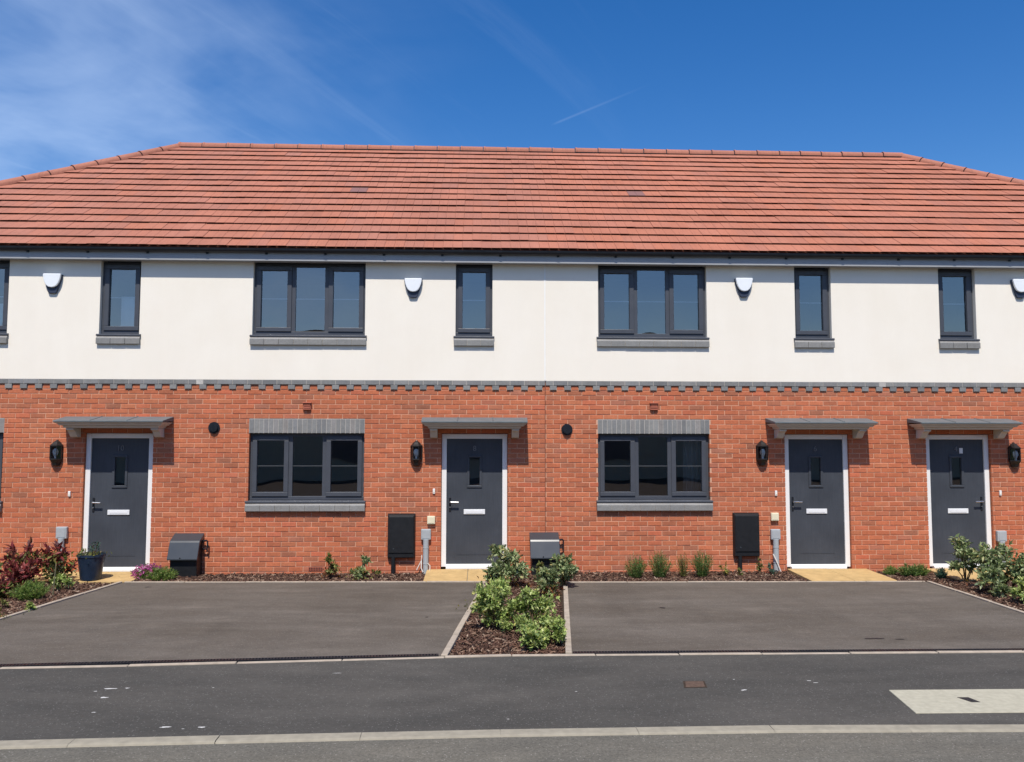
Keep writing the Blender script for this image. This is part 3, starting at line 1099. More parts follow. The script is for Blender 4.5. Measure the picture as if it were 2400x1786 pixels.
def make_house(num, x0, x1, wins_low, doorx, wins_up, label, jl, jr, hinge_right=False, doorz=0.0, flue=None, vent=None, blinds=None, curtains=None, endl=False, endr=False, sticker=False):
    h = root('terraced_house', ((x0 + x1) / 2, 0, 0), label, 'house', 'terraced houses in the row')
    # openings in the brickwork: windows with their soldier lintel, door
    holes = []
    for a, c in wins_low:
        holes.append((a, c, 1.08 - .048, HEAD))
    lint = [(a - .005, c + .005, HEAD, HEAD + .225) for a, c in wins_low]
    dh = (doorx[0] - .004, doorx[1] + .004, doorz - .03, HEAD)
    holes.append(dh)
    W = MB()
    wall_sheet(W, x0 + (0 if jl is None else jl), x1 - (0 if jr is None else jr), -.3, CLAD, holes, .006, .20)
    wall = W.build('brick_wall', M_MORTAR, h)
    rects = field(x0, x1, -.225, BAND1, holes + lint, jl, jr)
    scored = []
    for r_ in rects:
        vis, dist = visible((r_[0] + r_[1]) / 2, (r_[2] + r_[3]) / 2)
        if r_[3] < -.04:
            vis = False
        scored.append(((r_[1] - r_[0]) / dist ** 2 if vis else 0, r_))
    scored.sort(key=lambda s_: -s_[0])
    rest = MB()
    for i, (sc, (a, c, u, v)) in enumerate(scored):
        if i < 300 and sc > 0:
            lay(ME_BRICK, wall, (a + c) / 2, (u + v) / 2, c - a, v - u)
        else:
            t_ = (random.random(), random.random(), 0)
            y_ = random.gauss(0, .0012)
            e = .003
            n = rest.verts([(a + e, y_, u + e), (c - e, y_, u + e), (c - e, y_, v - e), (a + e, y_, v - e),
                            (a, y_ + .0035, u), (c, y_ + .0035, u), (c, y_ + .0035, v), (a, y_ + .0035, v),
                            (a, BD, u), (c, BD, u), (c, BD, v), (a, BD, v)])
            rest.face((n, n + 1, n + 2, n + 3), t_)
            for o_ in (0, 4):
                for k in range(4):
                    k2 = (k + 1) % 4
                    rest.face((n + o_ + k, n + o_ + 4 + k, n + o_ + 4 + k2, n + o_ + k2), t_)
    tag(rest.build('brickwork', M_BRICK, wall), kind='stuff')
    # soldier lintels
    for a, c in wins_low:
        lm = MB().box(a - .005, c + .005, -.001, .006, HEAD + .002, HEAD + .225).build('lintel', M_MORTAR_GREY, h)
        k = round((c - a) / .0735)
        w = (c - a + .006) / k
        for i in range(k):
            o = lay(ME_GREY, lm, a - .003 + (i + .5) * w, HEAD + .1125, .215, w - .009, -.008, 'lintel_brick', .05, .0015)
            o.rotation_euler = (random.gauss(0, .003), math.pi / 2 + random.gauss(0, .004), 0)
    # dentil course: grey stretchers over projecting grey headers
    bx0, bx1 = x0 + (0 if jl is None else jl), x1 - (0 if jr is None else jr)
    band = MB().box(bx0, bx1, -.012, .005, BAND1 + .003, CLAD - .001).build('string_course', M_MORTAR_GREY, h)
    k0, k1 = math.floor(x0 / .225) - 1, math.ceil(x1 / .225) + 1
    for k in range(k0, k1):
        a, c = max(k * .225 + .005, bx0), min((k + 1) * .225 - .005, bx1)
        if (a + c) / 2 >= x0 and (a + c) / 2 < x1 and c - a > .03 and (jl is not None or k * .225 + .1125 >= x0) and (jr is not None or k * .225 + .1125 < x1) and abs((a + c) / 2) < 12:
            lay(ME_GREY, band, (a + c) / 2, (BAND1 + CLAD) / 2, c - a, .066, -.020, 'brick', .04)
        cx = k * .225
        if x0 <= cx < x1 and abs(cx) < 12 and (jl is None or cx - .05 > bx0) and (jr is None or cx + .05 < bx1):
            lay(ME_GREY, band, cx, (BAND0 + BAND1) / 2 + .002, .104, .068, -.019, 'dentil_brick', .06)
    # rendered upper wall
    up_holes = [(a, c, 3.63 - .048, SOFF + .2) for a, c in wins_up]
    U = MB()
    wall_sheet(U, x0 + (0 if jl is None else .006), x1 - (0 if jr is None else .006), CLAD, SOFF + .12, up_holes, -.014, .20, 0.0)
    U.build('rendered_wall', M_RENDER, h)
    for a, c in wins_low:
        make_window(h, a, c, 1.08, HEAD - .002, 3, curtain=(curtains or {}).get((a, c)))
    for a, c in wins_up:
        make_window(h, a, c, 3.63, SOFF - .004, 3 if c - a > 1 else 1, yface=.062, sillm=.03, blind=(blinds or {}).get((a, c)))
    make_door(h, doorx[0], doorx[1], num, hinge_right, doorz, sticker)
    make_canopy(h, (doorx[0] + doorx[1]) / 2)
    if flue:
        fx, fz = flue
        f = MB()
        f.tube([(fx, .01, fz), (fx, -.05, fz)], .064, 24)
        fo = f.build('flue', M_BLACKPVC, h, smooth=True)
        MB().lathe((0, 0, 0), [(.064, 0), (.082, 0), (.084, .008), (.066, .012)], 24)
        rg = MB()
        for k in range(28):
            a0, a1 = 2 * math.pi * k / 28, 2 * math.pi * (k + 1) / 28
            p = []
            for yy in (-.014, -.002):
                for a_, r_ in ((a0, .062), (a1, .062), (a1, .088), (a0, .088)):
                    p.append((fx + r_ * math.cos(a_), yy, fz + r_ * math.sin(a_)))
            rg.hexa(p)
        rg.build('flue_collar', M_BLACKPVC, fo)
        gl = MB()
        for k in range(-2, 3):
            gl.box(fx + k * .022 - .003, fx + k * .022 + .003, -.055, -.050, fz - .05, fz + .05)
        gl.tube([(fx - .02, -.03, fz - .062), (fx - .005, -.045, fz - .095), (fx + .012, -.03, fz - .064)], .008, 6)
        gl.build('flue_guard', M_BLACKPVC, fo)
    if vent:
        vx, vz = vent
        v_ = MB()
        v_.box(vx - .062, vx + .062, -.028, .004, vz - .055, vz + .055)
        vo = v_.build('extract_vent', M_TERRA, h, bevel=.006)
        MB().prism_x(vx - .068, vx + .068, [(.002, vz + .068), (.002, vz + .054), (-.052, vz + .048), (-.052, vz + .058)]).build('vent_hood', M_TERRA, vo, bevel=.003)
        lv = MB()
        for k in range(4):
            zz = vz - .045 + k * .024
            lv.prism_x(vx - .05, vx + .05, [(-.027, zz + .016), (-.027, zz), (-.040, zz - .004), (-.040, zz + .002)])
        lv.build('louvre', M_TERRA, vo)
    # eaves: soffit, fascia, gutter on brackets
    e0, e1 = (x0 - .262 if endl else x0), (x1 + .262 if endr else x1)
    MB().box(e0, e1, -.150, .02, SOFF + .001, SOFF + .012).build('soffit', M_EAVESGREY, h)
    MB().box(e0, e1, -.168, -.1505, SOFF - .008, 4.945).build('fascia', M_EAVESGREY, h, bevel=.003)
    gt = MB()
    prof = [(-.170 - .040 + .040 * math.cos(a_), 4.925 + .056 * math.sin(a_)) for a_ in np.linspace(0, -math.pi, 13)]
    prof += [(-.170 - .040 + .035 * math.cos(a_), 4.925 + .051 * math.sin(a_)) for a_ in np.linspace(-math.pi, 0, 13)]
    gt.prism_x(e0, e1, prof[::-1])
    gut = gt.build('gutter', M_BLACKPVC, h, smooth=True)
    bxx = math.ceil((e0 - .29) / .9) * .9 + .29
    while bxx < e1:
        p2 = [(-.170 - .040 + .045 * math.cos(a_), 4.925 + .063 * math.sin(a_)) for a_ in np.linspace(.1, -math.pi, 12)]
        p2 += [(-.170 - .040 + .039 * math.cos(a_), 4.925 + .054 * math.sin(a_)) for a_ in np.linspace(-math.pi, .1, 12)]
        bk = MB().prism_x(bxx - .02, bxx + .02, p2[::-1])
        bk.box(bxx - .018, bxx + .018, -.182, -.1685, 4.845, 4.93)
        bk.build('gutter_bracket', M_BLACKPVC, gut)
        bxx += .9
    # plain rear and end walls and floors, out of sight
    sh = MB().box(x0, x1, 9.0, 9.2, -.3, 4.95)
    if endl:
        sh.box(x0, x0 + .2, .2, 9.0, -.3, 4.95)
    if endr:
        sh.box(x1 - .2, x1, .2, 9.0, -.3, 4.95)
    sh.build('rear_wall', M_BRICK, h)
    return h


def make_roof(h, x0, x1, endl, endr, warm, vent_at=None):
    L_ = lambda v: HIP_L - RUN * (1 - v / SL)
    R_ = lambda v: HIP_R + RUN * (1 - v / SL)
    ul = MB()
    top0, top1 = (HIP_L if endl else x0), (HIP_R if endr else x1)
    bo0, bo1 = (HIP_L - RUN if endl else x0), (HIP_R + RUN if endr else x1)
    hh = -.012
    n = ul.verts([roofp(bo0, 0.03, hh), roofp(bo1, 0.03, hh), roofp(top1, SL, hh), roofp(top0, SL, hh)])
    ul.face((n, n + 1, n + 2, n + 3))
    back = lambda x_, v: (x_, 2 * RIDGE_Y - (EAVE_Y + v * CA), EAVE_Z + v * SA + hh)
    n = ul.verts([back(bo0, .03), back(bo1, .03), back(top1, SL), back(top0, SL)])
    ul.face((n + 3, n + 2, n + 1, n))
    if endl:
        n = ul.verts([roofp(bo0, .03, hh), roofp(top0, SL, hh), back(bo0, .03)])
        ul.face((n, n + 1, n + 2))
    if endr:
        n = ul.verts([roofp(bo1, .03, hh), roofp(top1, SL, hh), back(bo1, .03)])
        ul.face((n + 2, n + 1, n))
    roof = ul.build('roof', M_TILE, h)
    roof.color = (.2, .3, 0, 1)
    cells = []
    for c in range(17):
        off = .15 if c % 2 else 0
        v0 = c * GAUGE
        for k in range(math.floor(bo0 / COVER) - 1, math.ceil(bo1 / COVER) + 1):
            a = k * COVER + off
            cx = a + COVER / 2
            if not ((cx >= x0 or endl) and (cx < x1 or endr)):
                continue
            # cut against the hips
            poly = [(a + .0015, v0), (a + COVER - .0015, v0), (a + COVER - .0015, v0 + GAUGE + .07), (a + .0015, v0 + GAUGE + .07)]
            vm = min(SL, v0 + GAUGE + .07)
            poly = [(p, min(q, SL + .0)) for p, q in poly]
            cut = False
            for side in ('l', 'r'):
                if side == 'l' and endl:
                    f = lambda p: p[0] - L_(p[1]) - .015
                elif side == 'r' and endr:
                    f = lambda p: R_(p[1]) - p[0] - .015
                else:
                    continue
                out = []
                for i in range(len(poly)):
                    p, q = poly[i], poly[(i + 1) % len(poly)]
                    fp, fq = f(p), f(q)
                    if fp >= 0:
                        out.append(p)
                    if fp * fq < 0:
                        t_ = fp / (fp - fq)
                        out.append((p[0] + (q[0] - p[0]) * t_, p[1] + (q[1] - p[1]) * t_))
                        cut = True
                poly = out
                if not poly:
                    break
            if len(poly) < 3:
                continue
            vis, dist = visible(cx, EAVE_Z + v0 * SA, EAVE_Y + v0 * CA)
            cells.append((vis, dist, cx, v0, poly, cut))
    cells.sort(key=lambda s_: (not s_[0], s_[1]))
    rest = MB()

    def section(v, v0):
        """upper and lower surface height of a tile at v"""
        s_ = (v - v0) / (GAUGE + .07)
        return .039 - .033 * s_, .031 - .035 * s_
    best = None
    if vent_at:
        best = min(range(len(cells)), key=lambda i: (cells[i][2] - vent_at[0]) ** 2 + (cells[i][3] - vent_at[1]) ** 2)
    for i, (vis, dist, cx, v0, poly, cut) in enumerate(cells):
        full = not cut and v0 + GAUGE + .07 <= SL
        wav = .004 * math.sin(cx * .9 + v0 * 1.3) + random.gauss(0, .0018)
        tin = (min(1, max(0, random.gauss(.5, .15))), min(1, max(0, warm(cx) + random.gauss(0, .16))), 0, 1)
        if i < 300 and vis:
            if full:
                o = link('roof_tile', ME_TILE if i != best else ME_TILE_VENT, roof)
                o.location = roofp(cx, v0, wav)
                o.rotation_euler = (TILE_ROT + random.gauss(0, .004), random.gauss(0, .003), random.gauss(0, .002))
            else:
                b = MB()
                k = len(poly)
                n = b.verts([roofp(p, q, section(q, v0)[1]) for p, q in poly] + [roofp(p, q, section(q, v0)[0]) for p, q in poly])
                b.face([n + j for j in range(k)][::-1])
                b.face([n + k + j for j in range(k)])
                for j in range(k):
                    j2 = (j + 1) % k
                    b.face((n + j, n + j2, n + k + j2, n + k + j))
                o = b.build('roof_tile', M_TILE, roof)
            o.color = tin
        else:
            k = len(poly)
            n = rest.verts([roofp(p, q, section(q, v0)[1]) for p, q in poly] + [roofp(p, q, section(q, v0)[0]) for p, q in poly])
            rest.face([n + j for j in range(k)][::-1], tin[:3])
            rest.face([n + k + j for j in range(k)], tin[:3])
            for j in range(k):
                j2 = (j + 1) % k
                rest.face((n + j, n + j2, n + k + j2, n + k + j), tin[:3])
    if rest.f:
        tag(rest.build('tiling', M_TILE, roof), kind='stuff')

    def capping(p, q, step, name, upv):
        p, q = Vector(p), Vector(q)
        d = (q - p)
        Ln = d.length
        d.normalize()
        side = d.cross(upv).normalized()
        u = side.cross(d).normalized()
        k = round(Ln / step)
        for i in range(k):
            a, c = p + d * (Ln * i / k + .009), p + d * (Ln * (i + 1) / k - .009)
            b = MB()
            ang = np.linspace(R(-16), R(196), 9)
            rings = []
            for pt, rad in ((a, .126), (a + d * .035, .124), (a + d * .04, .117), (c, .112)):
                rings.append(b.verts([pt + side * (rad * math.cos(t_)) + u * (rad * .80 * math.sin(t_) - .035) for t_ in ang]))
            for r0, r1_ in zip(rings[:-1], rings[1:]):
                for j in range(8):
                    b.face((r0 + j, r1_ + j, r1_ + j + 1, r0 + j + 1))
            b.face([rings[0] + j for j in range(9)])
            b.face([rings[-1] + j for j in range(9)][::-1])
            o = b.build(name, M_TILE, roof, smooth=True)
            o.location = u * random.gauss(0, .003)
            o.color = (random.uniform(.5, .9), .3 * random.random(), 0, 1)
        bed = MB()
        ang = np.linspace(R(-10), R(190), 7)
        rg = [bed.verts([pt + side * .085 - u * .16] + [pt + side * (.102 * math.cos(t_)) + u * (.102 * .78 * math.sin(t_) - .035) for t_ in ang] + [pt - side * .085 - u * .16]) for pt in (p, q)]
        for j in range(8):
            bed.face((rg[0] + j, rg[1] + j, rg[1] + j + 1, rg[0] + j + 1))
        bed.build('bedding', M_BLACKPVC, roof)
    up_ = Vector((0, 0, 1))
    capping((top0, RIDGE_Y, RIDGE_Z + .038), (top1, RIDGE_Y, RIDGE_Z + .038), .487, 'ridge_tile', up_)
    if endl:
        capping(roofp(bo0, 0, .04), (HIP_L, RIDGE_Y, RIDGE_Z + .035), .46, 'hip_tile', up_)
    if endr:
        capping(roofp(bo1, 0, .04), (HIP_R, RIDGE_Y, RIDGE_Z + .035), .46, 'hip_tile', up_)


def tile_mesh(m):
    b = MB()
    w, L_ = COVER / 2 - .0015, GAUGE + .07
    g = .0016
    for a, c in ((-w, -g), (g, w)):          # the tile face is split by a false joint
        b.hexa([(a, .014, .031), (c, .014, .031), (c, L_, -.004), (a, L_, -.004), (a, 0, .039), (c, 0, .039), (c, L_, .006), (a, L_, .006)])
    b.box(-g, g, .012, L_, .0, .004)
    return b.mesh('roof_tile', m)


ME_TILE, ME_TILE_VENT = tile_mesh(M_TILE), tile_mesh(M_TILE_VENT)
TILE_ROT = math.atan2(SA, CA)

UPZ = (3.63, SOFF)
houses = [
    ('10', -10.9, -4.38, [(-9.0, -7.25)], (-6.03, -5.01), [(-8.99, -7.258), (-5.875, -5.265)], 'white rendered and red brick terraced house with door number 10 and a dark pot', None, None, False, 0.0,
     None, None, {(-5.875, -5.265): (-5.60, -5.33, 3.70, 4.22), (-8.99, -7.258): (-7.9, -7.3, 3.70, 4.1)}, {}, True, False),
    ('8', -4.38, 1.0, [(-3.555, -1.80)], (-.605, .41), [(-3.545, -1.81), (-.405, .172)], 'terraced house with door number 8 behind the planted bed between the drives', None, .006, False, .025,
     (-4.09, 2.185), (-2.68, 2.515), None, {}, False, False),
    ('6', 1.0, 6.41, [(1.825, 3.575)], (4.772, 5.79), [(1.835, 3.56), (4.973, 5.56)], 'terraced house with door number 6 and four small round shrubs under its window', .006, None, False, 0.0,
     (1.337, 2.165), (2.704, 2.525), None, {(1.825, 3.575): (3.22, 3.52)}, False, False),
    ('4', 6.41, 13.64, [(9.245, 11.0)], (7.036, 8.065), [(7.31, 7.91), (9.26, 10.99)], 'terraced house with door number 4, its lantern on the handle side of the door', None, None, True, 0.0,
     None, None, None, {}, False, True),
]
HOUSE = {}
for (num, a, c, wl_, dx_, wu_, lab, jl, jr, hr, dz_, fl, ve, bl, cu_, el, er) in houses:
    hh_ = make_house(num, a, c, wl_, dx_, wu_, lab, jl, jr, hr, dz_, fl, ve, bl, cu_, el, er, sticker=(num == '4'))
    HOUSE[num] = hh_
    va = {'8': (-2.18, None), '6': (2.72, None)}.get(num)
    make_roof(hh_, a, c, el, er, lambda x_: .30 + .42 * min(1, max(0, (x_ - .9) / .8)) + .18 * math.exp(-((x_ + 3.2) / 1.2) ** 2), (va[0], 8 * GAUGE) if va else None)

# expansion joint between numbers 8 and 6
MB().box(.9945, 1.0055, .002, .012, -.25, CLAD - .002).build('expansion_joint', M_MASTIC, HOUSE['8'])
MB().box(.985, 1.0052, -.0175, -.0145, CLAD + .004, SOFF).build('render_bead', M_BEAD, HOUSE['8'])
# a redder air brick low in the wall of number 8
ab = MB().box(-2.62, -2.405, -.004, .02, .005, .07).build('air_brick', M_TERRA, HOUSE['8'], bevel=.002)
sl = MB()
for k in range(8):
    for j in range(2):
        sl.box(-2.605 + k * .025, -2.592 + k * .025, -.0065, -.0042, .015 + j * .027, .034 + j * .027)
sl.build('slot', M_BLACKPVC, ab)

# the row across the road, seen only as a reflection in the windows
opp = root('opposite_terrace', (0, -28, 0), 'long low terrace across the road, seen only reflected in the windows', 'building')
MB().box(-34, 34, -33, -25, -.3, 4.6).build('wall', M_PAD, opp)
MB().prism_x(-34.3, 34.3, [(-24.7, 4.55), (-24.7, 4.65), (-29, 7.45), (-33.3, 4.65), (-33.3, 4.55)][::-1]).build('roof', M_SOIL, opp)
for k in range(-5, 6):
    MB().box(k * 6 - .9, k * 6 + .9, -25.0 + .002, -24.96, 1.0, 2.2).build('window', M_FRAME, opp)
    MB().box(k * 6 - .9, k * 6 + .9, -25.0 + .002, -24.96, 3.3, 4.4).build('window', M_FRAME, opp)


# ------------------------------------------------------------------ things fixed to the walls
def lantern(x_, z_, label):
    """half lantern: back plate, hipped cap, bars, panes, tapering base, bulb"""
    t = root('wall_lantern', (x_, 0, z_), label, 'lantern', 'half lanterns beside the doors')
    hw = .088
    half = [(-hw, 0), (-hw * .98, -.045), (-hw * .5, -.105), (hw * .5, -.105), (hw * .98, -.045), (hw, 0)]

    def ring(b, s_, z__):
        return b.verts([(x_ + p * s_, q * s_ - .003, z__) for p, q in half])

    def loft(levels, name, m, parent, bev=.0):
        b = MB()
        rs = [ring(b, s_, z_ + dz_) for s_, dz_ in levels]
        k = len(half)
        for r0, r1_ in zip(rs[:-1], rs[1:]):
            for j in range(k):
                j2 = (j + 1) % k
                b.face((r0 + j, r0 + j2, r1_ + j2, r1_ + j))
        b.face([rs[0] + j for j in range(k)][::-1])
        b.face([rs[-1] + j for j in range(k)])
        return b.build(name, m, parent)
    loft([(1.04, .098), (1.06, .112), (.80, .135), (.50, .168), (.22, .185), (.16, .198)], 'cap', M_LAMP, t)
    loft([(.46, -.198), (.62, -.185), (.72, -.15), (1.0, -.105), (1.05, -.098), (1.03, -.086)], 'base', M_LAMP, t)
    MB().box(x_ - .06, x_ + .06, -.008, .001, z_ - .09, z_ + .10).build('back_plate', M_LAMP, t)
    for p, q in half:
        MB().tube([(x_ + p * .97, q * .97 - .003, z_ - .09), (x_ + p * .97, q * .97 - .003, z_ + .10)], .0065, 6).build('bar', M_LAMP, t)
    for (p, q), (p2, q2) in zip(half[:-1], half[1:]):
        b = MB()
        n_ = b.verts([(x_ + p * .95, q * .95 - .003, z_ - .088), (x_ + p2 * .95, q2 * .95 - .003, z_ - .088), (x_ + p2 * .95, q2 * .95 - .003, z_ + .10), (x_ + p * .95, q * .95 - .003, z_ + .10)])
        b.face((n_, n_ + 1, n_ + 2, n_ + 3))
        b.build('pane', M_LGLASS, t)
    MB().lathe((x_, -.05, z_ - .085), [(.014, 0), (.016, .035), (.022, .04), (.036, .07), (.040, .10), (.034, .13), (.014, .15)], 14).build('bulb', M_BULB, t, smooth=True)


lantern(-6.44, 1.80, 'black half lantern at door ten above the burgundy shrubs')
lantern(-.994, 1.80, 'black half lantern at door eight, in the middle of the row')
lantern(4.40, 1.805, 'black half lantern at door six above the meter cabinet')
lantern(8.44, 1.78, 'black half lantern beside door 4, partly against the canopy shadow')


def alarm(x_, z_, label):
    t = root('alarm_box', (x_, 0, z_), label, 'alarm box', 'alarm boxes under the eaves')
    cover = [(-.132, .10), (.132, .10), (.134, .07), (.122, .01), (.104, -.04), (.078, -.082), (.045, -.106), (0, -.114)]
    cover += [(-p, q) for p, q in cover[2:-1][::-1]]
    back = [(-.142, .095), (.142, .095), (.140, .05), (.062, -.185), (.045, -.20), (-.045, -.20), (-.062, -.185), (-.140, .05)]
    MB().prism_y(-.088, -.052, [(x_ + p, z_ + q) for p, q in cover][::-1]).build('cover', M_ALARM, t, bevel=.010, seg=3)
    MB().prism_y(-.053, -.010, [(x_ + p, z_ + q) for p, q in back][::-1]).build('base', M_ALARMB, t, bevel=.006)


alarm(-6.585, 4.44, 'white alarm box at the far end of the row above door ten')
alarm(-1.065, 4.415, 'white alarm box between a triple and a narrow window above door eight')
alarm(4.15, 4.465, 'white shield-shaped alarm box above the lantern of door 6')
alarm(8.63, 4.485, 'white shield-shaped alarm box cut off by the edge of the photo')


def bell(x_, z_, label):
    t = root('doorbell', (x_, 0, z_), label, 'doorbell', 'doorbells beside the doors')
    MB().box(x_ - .018, x_ + .018, -.022, .002, z_ - .04, z_ + .04).build('housing', M_WHITE, t, bevel=.006)
    MB().tube([(x_, -.022, z_ - .012), (x_, -.026, z_ - .012)], .010, 12).build('button', M_CREAMBOX, t)


bell(-6.23, 1.18, 'small white doorbell above the burgundy shrubs by door ten')
bell(-.72, 1.215, 'small white doorbell at the middle door, number eight')
bell(4.612, 1.18, 'small white doorbell at door six, facing the four round shrubs side')
bell(8.198, 1.18, 'small white doorbell on the handle side of door 4')


def meter(x0, x1, z0, z1, px_, label):
    t = root('meter_cabinet', ((x0 + x1) / 2, 0, z0), label, 'meter cabinet', 'black meter cabinets on the brick walls')
    MB().hexa([(x0 + .018, -.075, z0), (x1 - .018, -.075, z0), (x1, .002, z0), (x0, .002, z0), (x0 + .018, -.075, z1 - .03), (x1 - .018, -.075, z1 - .03), (x1, .002, z1), (x0, .002, z1)]).build('cabinet', M_BLACKBOX, t, bevel=.012)
    MB().box(x0 + .028, x1 - .028, -.088, -.0755, z0 + .075, z1 - .045).build('door', M_BLACKBOX, t, bevel=.006)
    MB().tube([(x0 + .10, -.089, z0 + .14), (x0 + .10, -.094, z0 + .14)], .012, 10).build('lock', M_CHARBOX, t)
    MB().tube([(px_, -.05, -.12), (px_, -.05, z0 + .01)], .032, 14).build('cable_duct', M_BLACKBOX, t, smooth=True)


meter(-1.425, -.995, .21, .88, -1.33, 'black meter cabinet with a post below, nearest the planted bed')
meter(3.915, 4.335, .213, .885, 4.014, 'black meter cabinet standing past four round shrubs, by door six')


def gasbox(x0, x1, label):
    t = root('gas_meter_box', ((x0 + x1) / 2, -.15, -.05), label, 'gas meter box', 'charcoal gas meter boxes at the wall foot')
    cx, w = (x0 + x1) / 2, (x1 - x0) / 2
    MB().prism_x(x0 + .02, x1 - .02, [(.0, .50), (-.17, .47), (-.245, .24), (-.235, -.12), (.0, -.12)]).build('body', M_BLACKBOX, t, bevel=.008)
    MB().prism_x(x0 - .004, x1 + .004, [(-.002, .585), (-.002, .50), (-.165, .468), (-.262, .225), (-.306, .218), (-.306, .238), (-.212, .468), (-.196, .492), (-.175, .506)]).build('lid', M_CHARBOX, t, bevel=.006, seg=2)
    MB().tube([(cx - .03, -.300, .252), (cx - .03, -.309, .252)], .009, 10).build('lock', M_BLACKBOX, t)
    pipe = MB()
    pipe.tube([(x1 - .005, -.06, .475), (x1 + .06, -.06, .482), (x1 + .075, -.06, .47), (x1 + .075, -.06, .37), (x1 + .062, -.06, .355), (x1 - .005, -.06, .352)], .012, 8)
    pipe.tube([(x1 + .068, -.06, .365), (x1 + .072, -.06, .315)], .012, 8)
    pipe.build('pipe_bracket', M_BLACKPVC, t, smooth=True)


gasbox(-4.635, -4.20, 'charcoal gas meter box with sloping lid beside the pink flowers')
gasbox(.755, 1.195, 'charcoal gas meter box with sloping lid behind the planted bed')


def cablebox(x_, z0, z1, w, label, cable=None, foot_=-.06):
    t = root('cable_box', (x_, 0, foot_), label, 'cable box', 'grey cable boxes on conduits')
    MB().box(x_ - w / 2, x_ + w / 2, -.06, .002, z0, z1).build('box', M_GREYBOX, t, bevel=.012, seg=3)
    MB().box(x_ - w / 2 + .022, x_ + w / 2 - .022, -.064, -.0605, z0 + .022, z1 - .022).build('cover_plate', M_GREYBOX, t, bevel=.002)
    c = MB().tube([(x_, -.045, foot_ - .1), (x_, -.045, z0 + .005)], .043, 16).build('conduit', M_GREYBOX, t, smooth=True)
    for k in range(2):
        zz = z0 * (.25 + .5 * k)
        MB().tube([(x_, -.045, zz - .008), (x_, -.045, zz + .008)], .046, 16).build('clip', M_GREYBOX, c)


cablebox(-6.307, .511, .689, .163, 'grey cable box on a conduit behind the burgundy shrub')
cablebox(-.835, .478, .640, .150, 'grey cable box on a conduit with a loose white cable beside door 8')
cablebox(4.581, .465, .625, .148, 'grey cable box on a conduit beside door 6')
cablebox(8.174, .425, .592, .150, 'grey cable box on a conduit beside door 4 above the shrubs')


def socket(x_, z0, z1, label):
    t = root('junction_box', (x_, 0, z0), label, 'junction box', 'ivory junction boxes above the cable boxes')
    MB().box(x_ - .06, x_ + .06, -.048, .002, z0, z1).build('case', M_CREAMBOX, t, bevel=.008, seg=3)
    MB().box(x_ - .045, x_ + .045, -.052, -.0485, z0 + .015, z1 - .015).build('lid', M_CREAMBOX, t, bevel=.003)


socket(-.758, .716, .838, 'ivory junction box above the looped white cable')
socket(4.579, .755, .878, 'ivory junction box next to door six')

cb = MB()
cb.tube([(-.97, -.07, .03), (-.93, -.06, .11), (-.90, -.06, .165), (-.895, -.05, .25)], .007, 6)
cb.tube([(-.90, -.06, .165), (-.90, -.10, .06), (-.87, -.11, -.0), (-.82, -.11, -.02), (-.77, -.10, .02), (-.765, -.09, .09), (-.80, -.10, .13)], .008, 6)
tag(cb.build('loose_cable', M_CABLE, None, smooth=True), 'loose white cable looped at the foot of the conduit by door 8', 'cable')
tag(MB().tube([(4.63, -.10, -.02), (4.585, -.10, .10), (4.52, -.09, .25)], .011, 6).build('loose_cable', M_CABLE, None, smooth=True), 'stiff white cable end leaning by the conduit of door 6', 'cable')


# ------------------------------------------------------------------ planting
def leaves(P, D, L_, Wd, r, fold=.25, up=.5):
    """folded leaf quads: base P, direction D, length, width"""
    n_ = len(P)
    D = D / np.linalg.norm(D, axis=1, keepdims=True)
    ref = np.tile(np.array([0, 0, 1.0]), (n_, 1)) * up + r.normal(0, 1, (n_, 3)) * (1 - up * .5)
    S = np.cross(D, ref)
    S /= np.linalg.norm(S, axis=1, keepdims=True) + 1e-9
    N = np.cross(S, D)
    Lc, Wc = L_[:, None], Wd[:, None]
    m_ = P + D * Lc * .48
    v = np.stack([P, m_ + S * Wc * .5 + N * Wc * fold, P + D * Lc - N * Lc * .12, m_ - S * Wc * .5 + N * Wc * fold], 1)
    return v


def quads(vs, name, m, parent):
    v = np.concatenate(vs).astype(np.float32)
    k = len(v)
    me = bpy.data.meshes.new(name)
    me.vertices.add(k * 4)
    me.vertices.foreach_set('co', v.reshape(-1))
    me.loops.add(k * 4)
    me.loops.foreach_set('vertex_index', np.arange(k * 4, dtype=np.int32))
    me.polygons.add(k)
    me.polygons.foreach_set('loop_start', np.arange(0, k * 4, 4, dtype=np.int32))
    me.polygons.foreach_set('loop_total', np.full(k, 4, dtype=np.int32))
    me.materials.append(m)
    me.update()
    me.validate()
    return link(name, me, parent)


def stems_to(base, tips, r0, m, parent, name='stem'):
    for i, tp in enumerate(tips):
        mid = [(base[0] * .6 + tp[0] * .4) , (base[1] * .6 + tp[1] * .4), base[2] + (tp[2] - base[2]) * .55]
        MB().tube([base, mid, tuple(tp)], [r0, r0 * .7, r0 * .35], 5, False).build(name, m, parent)


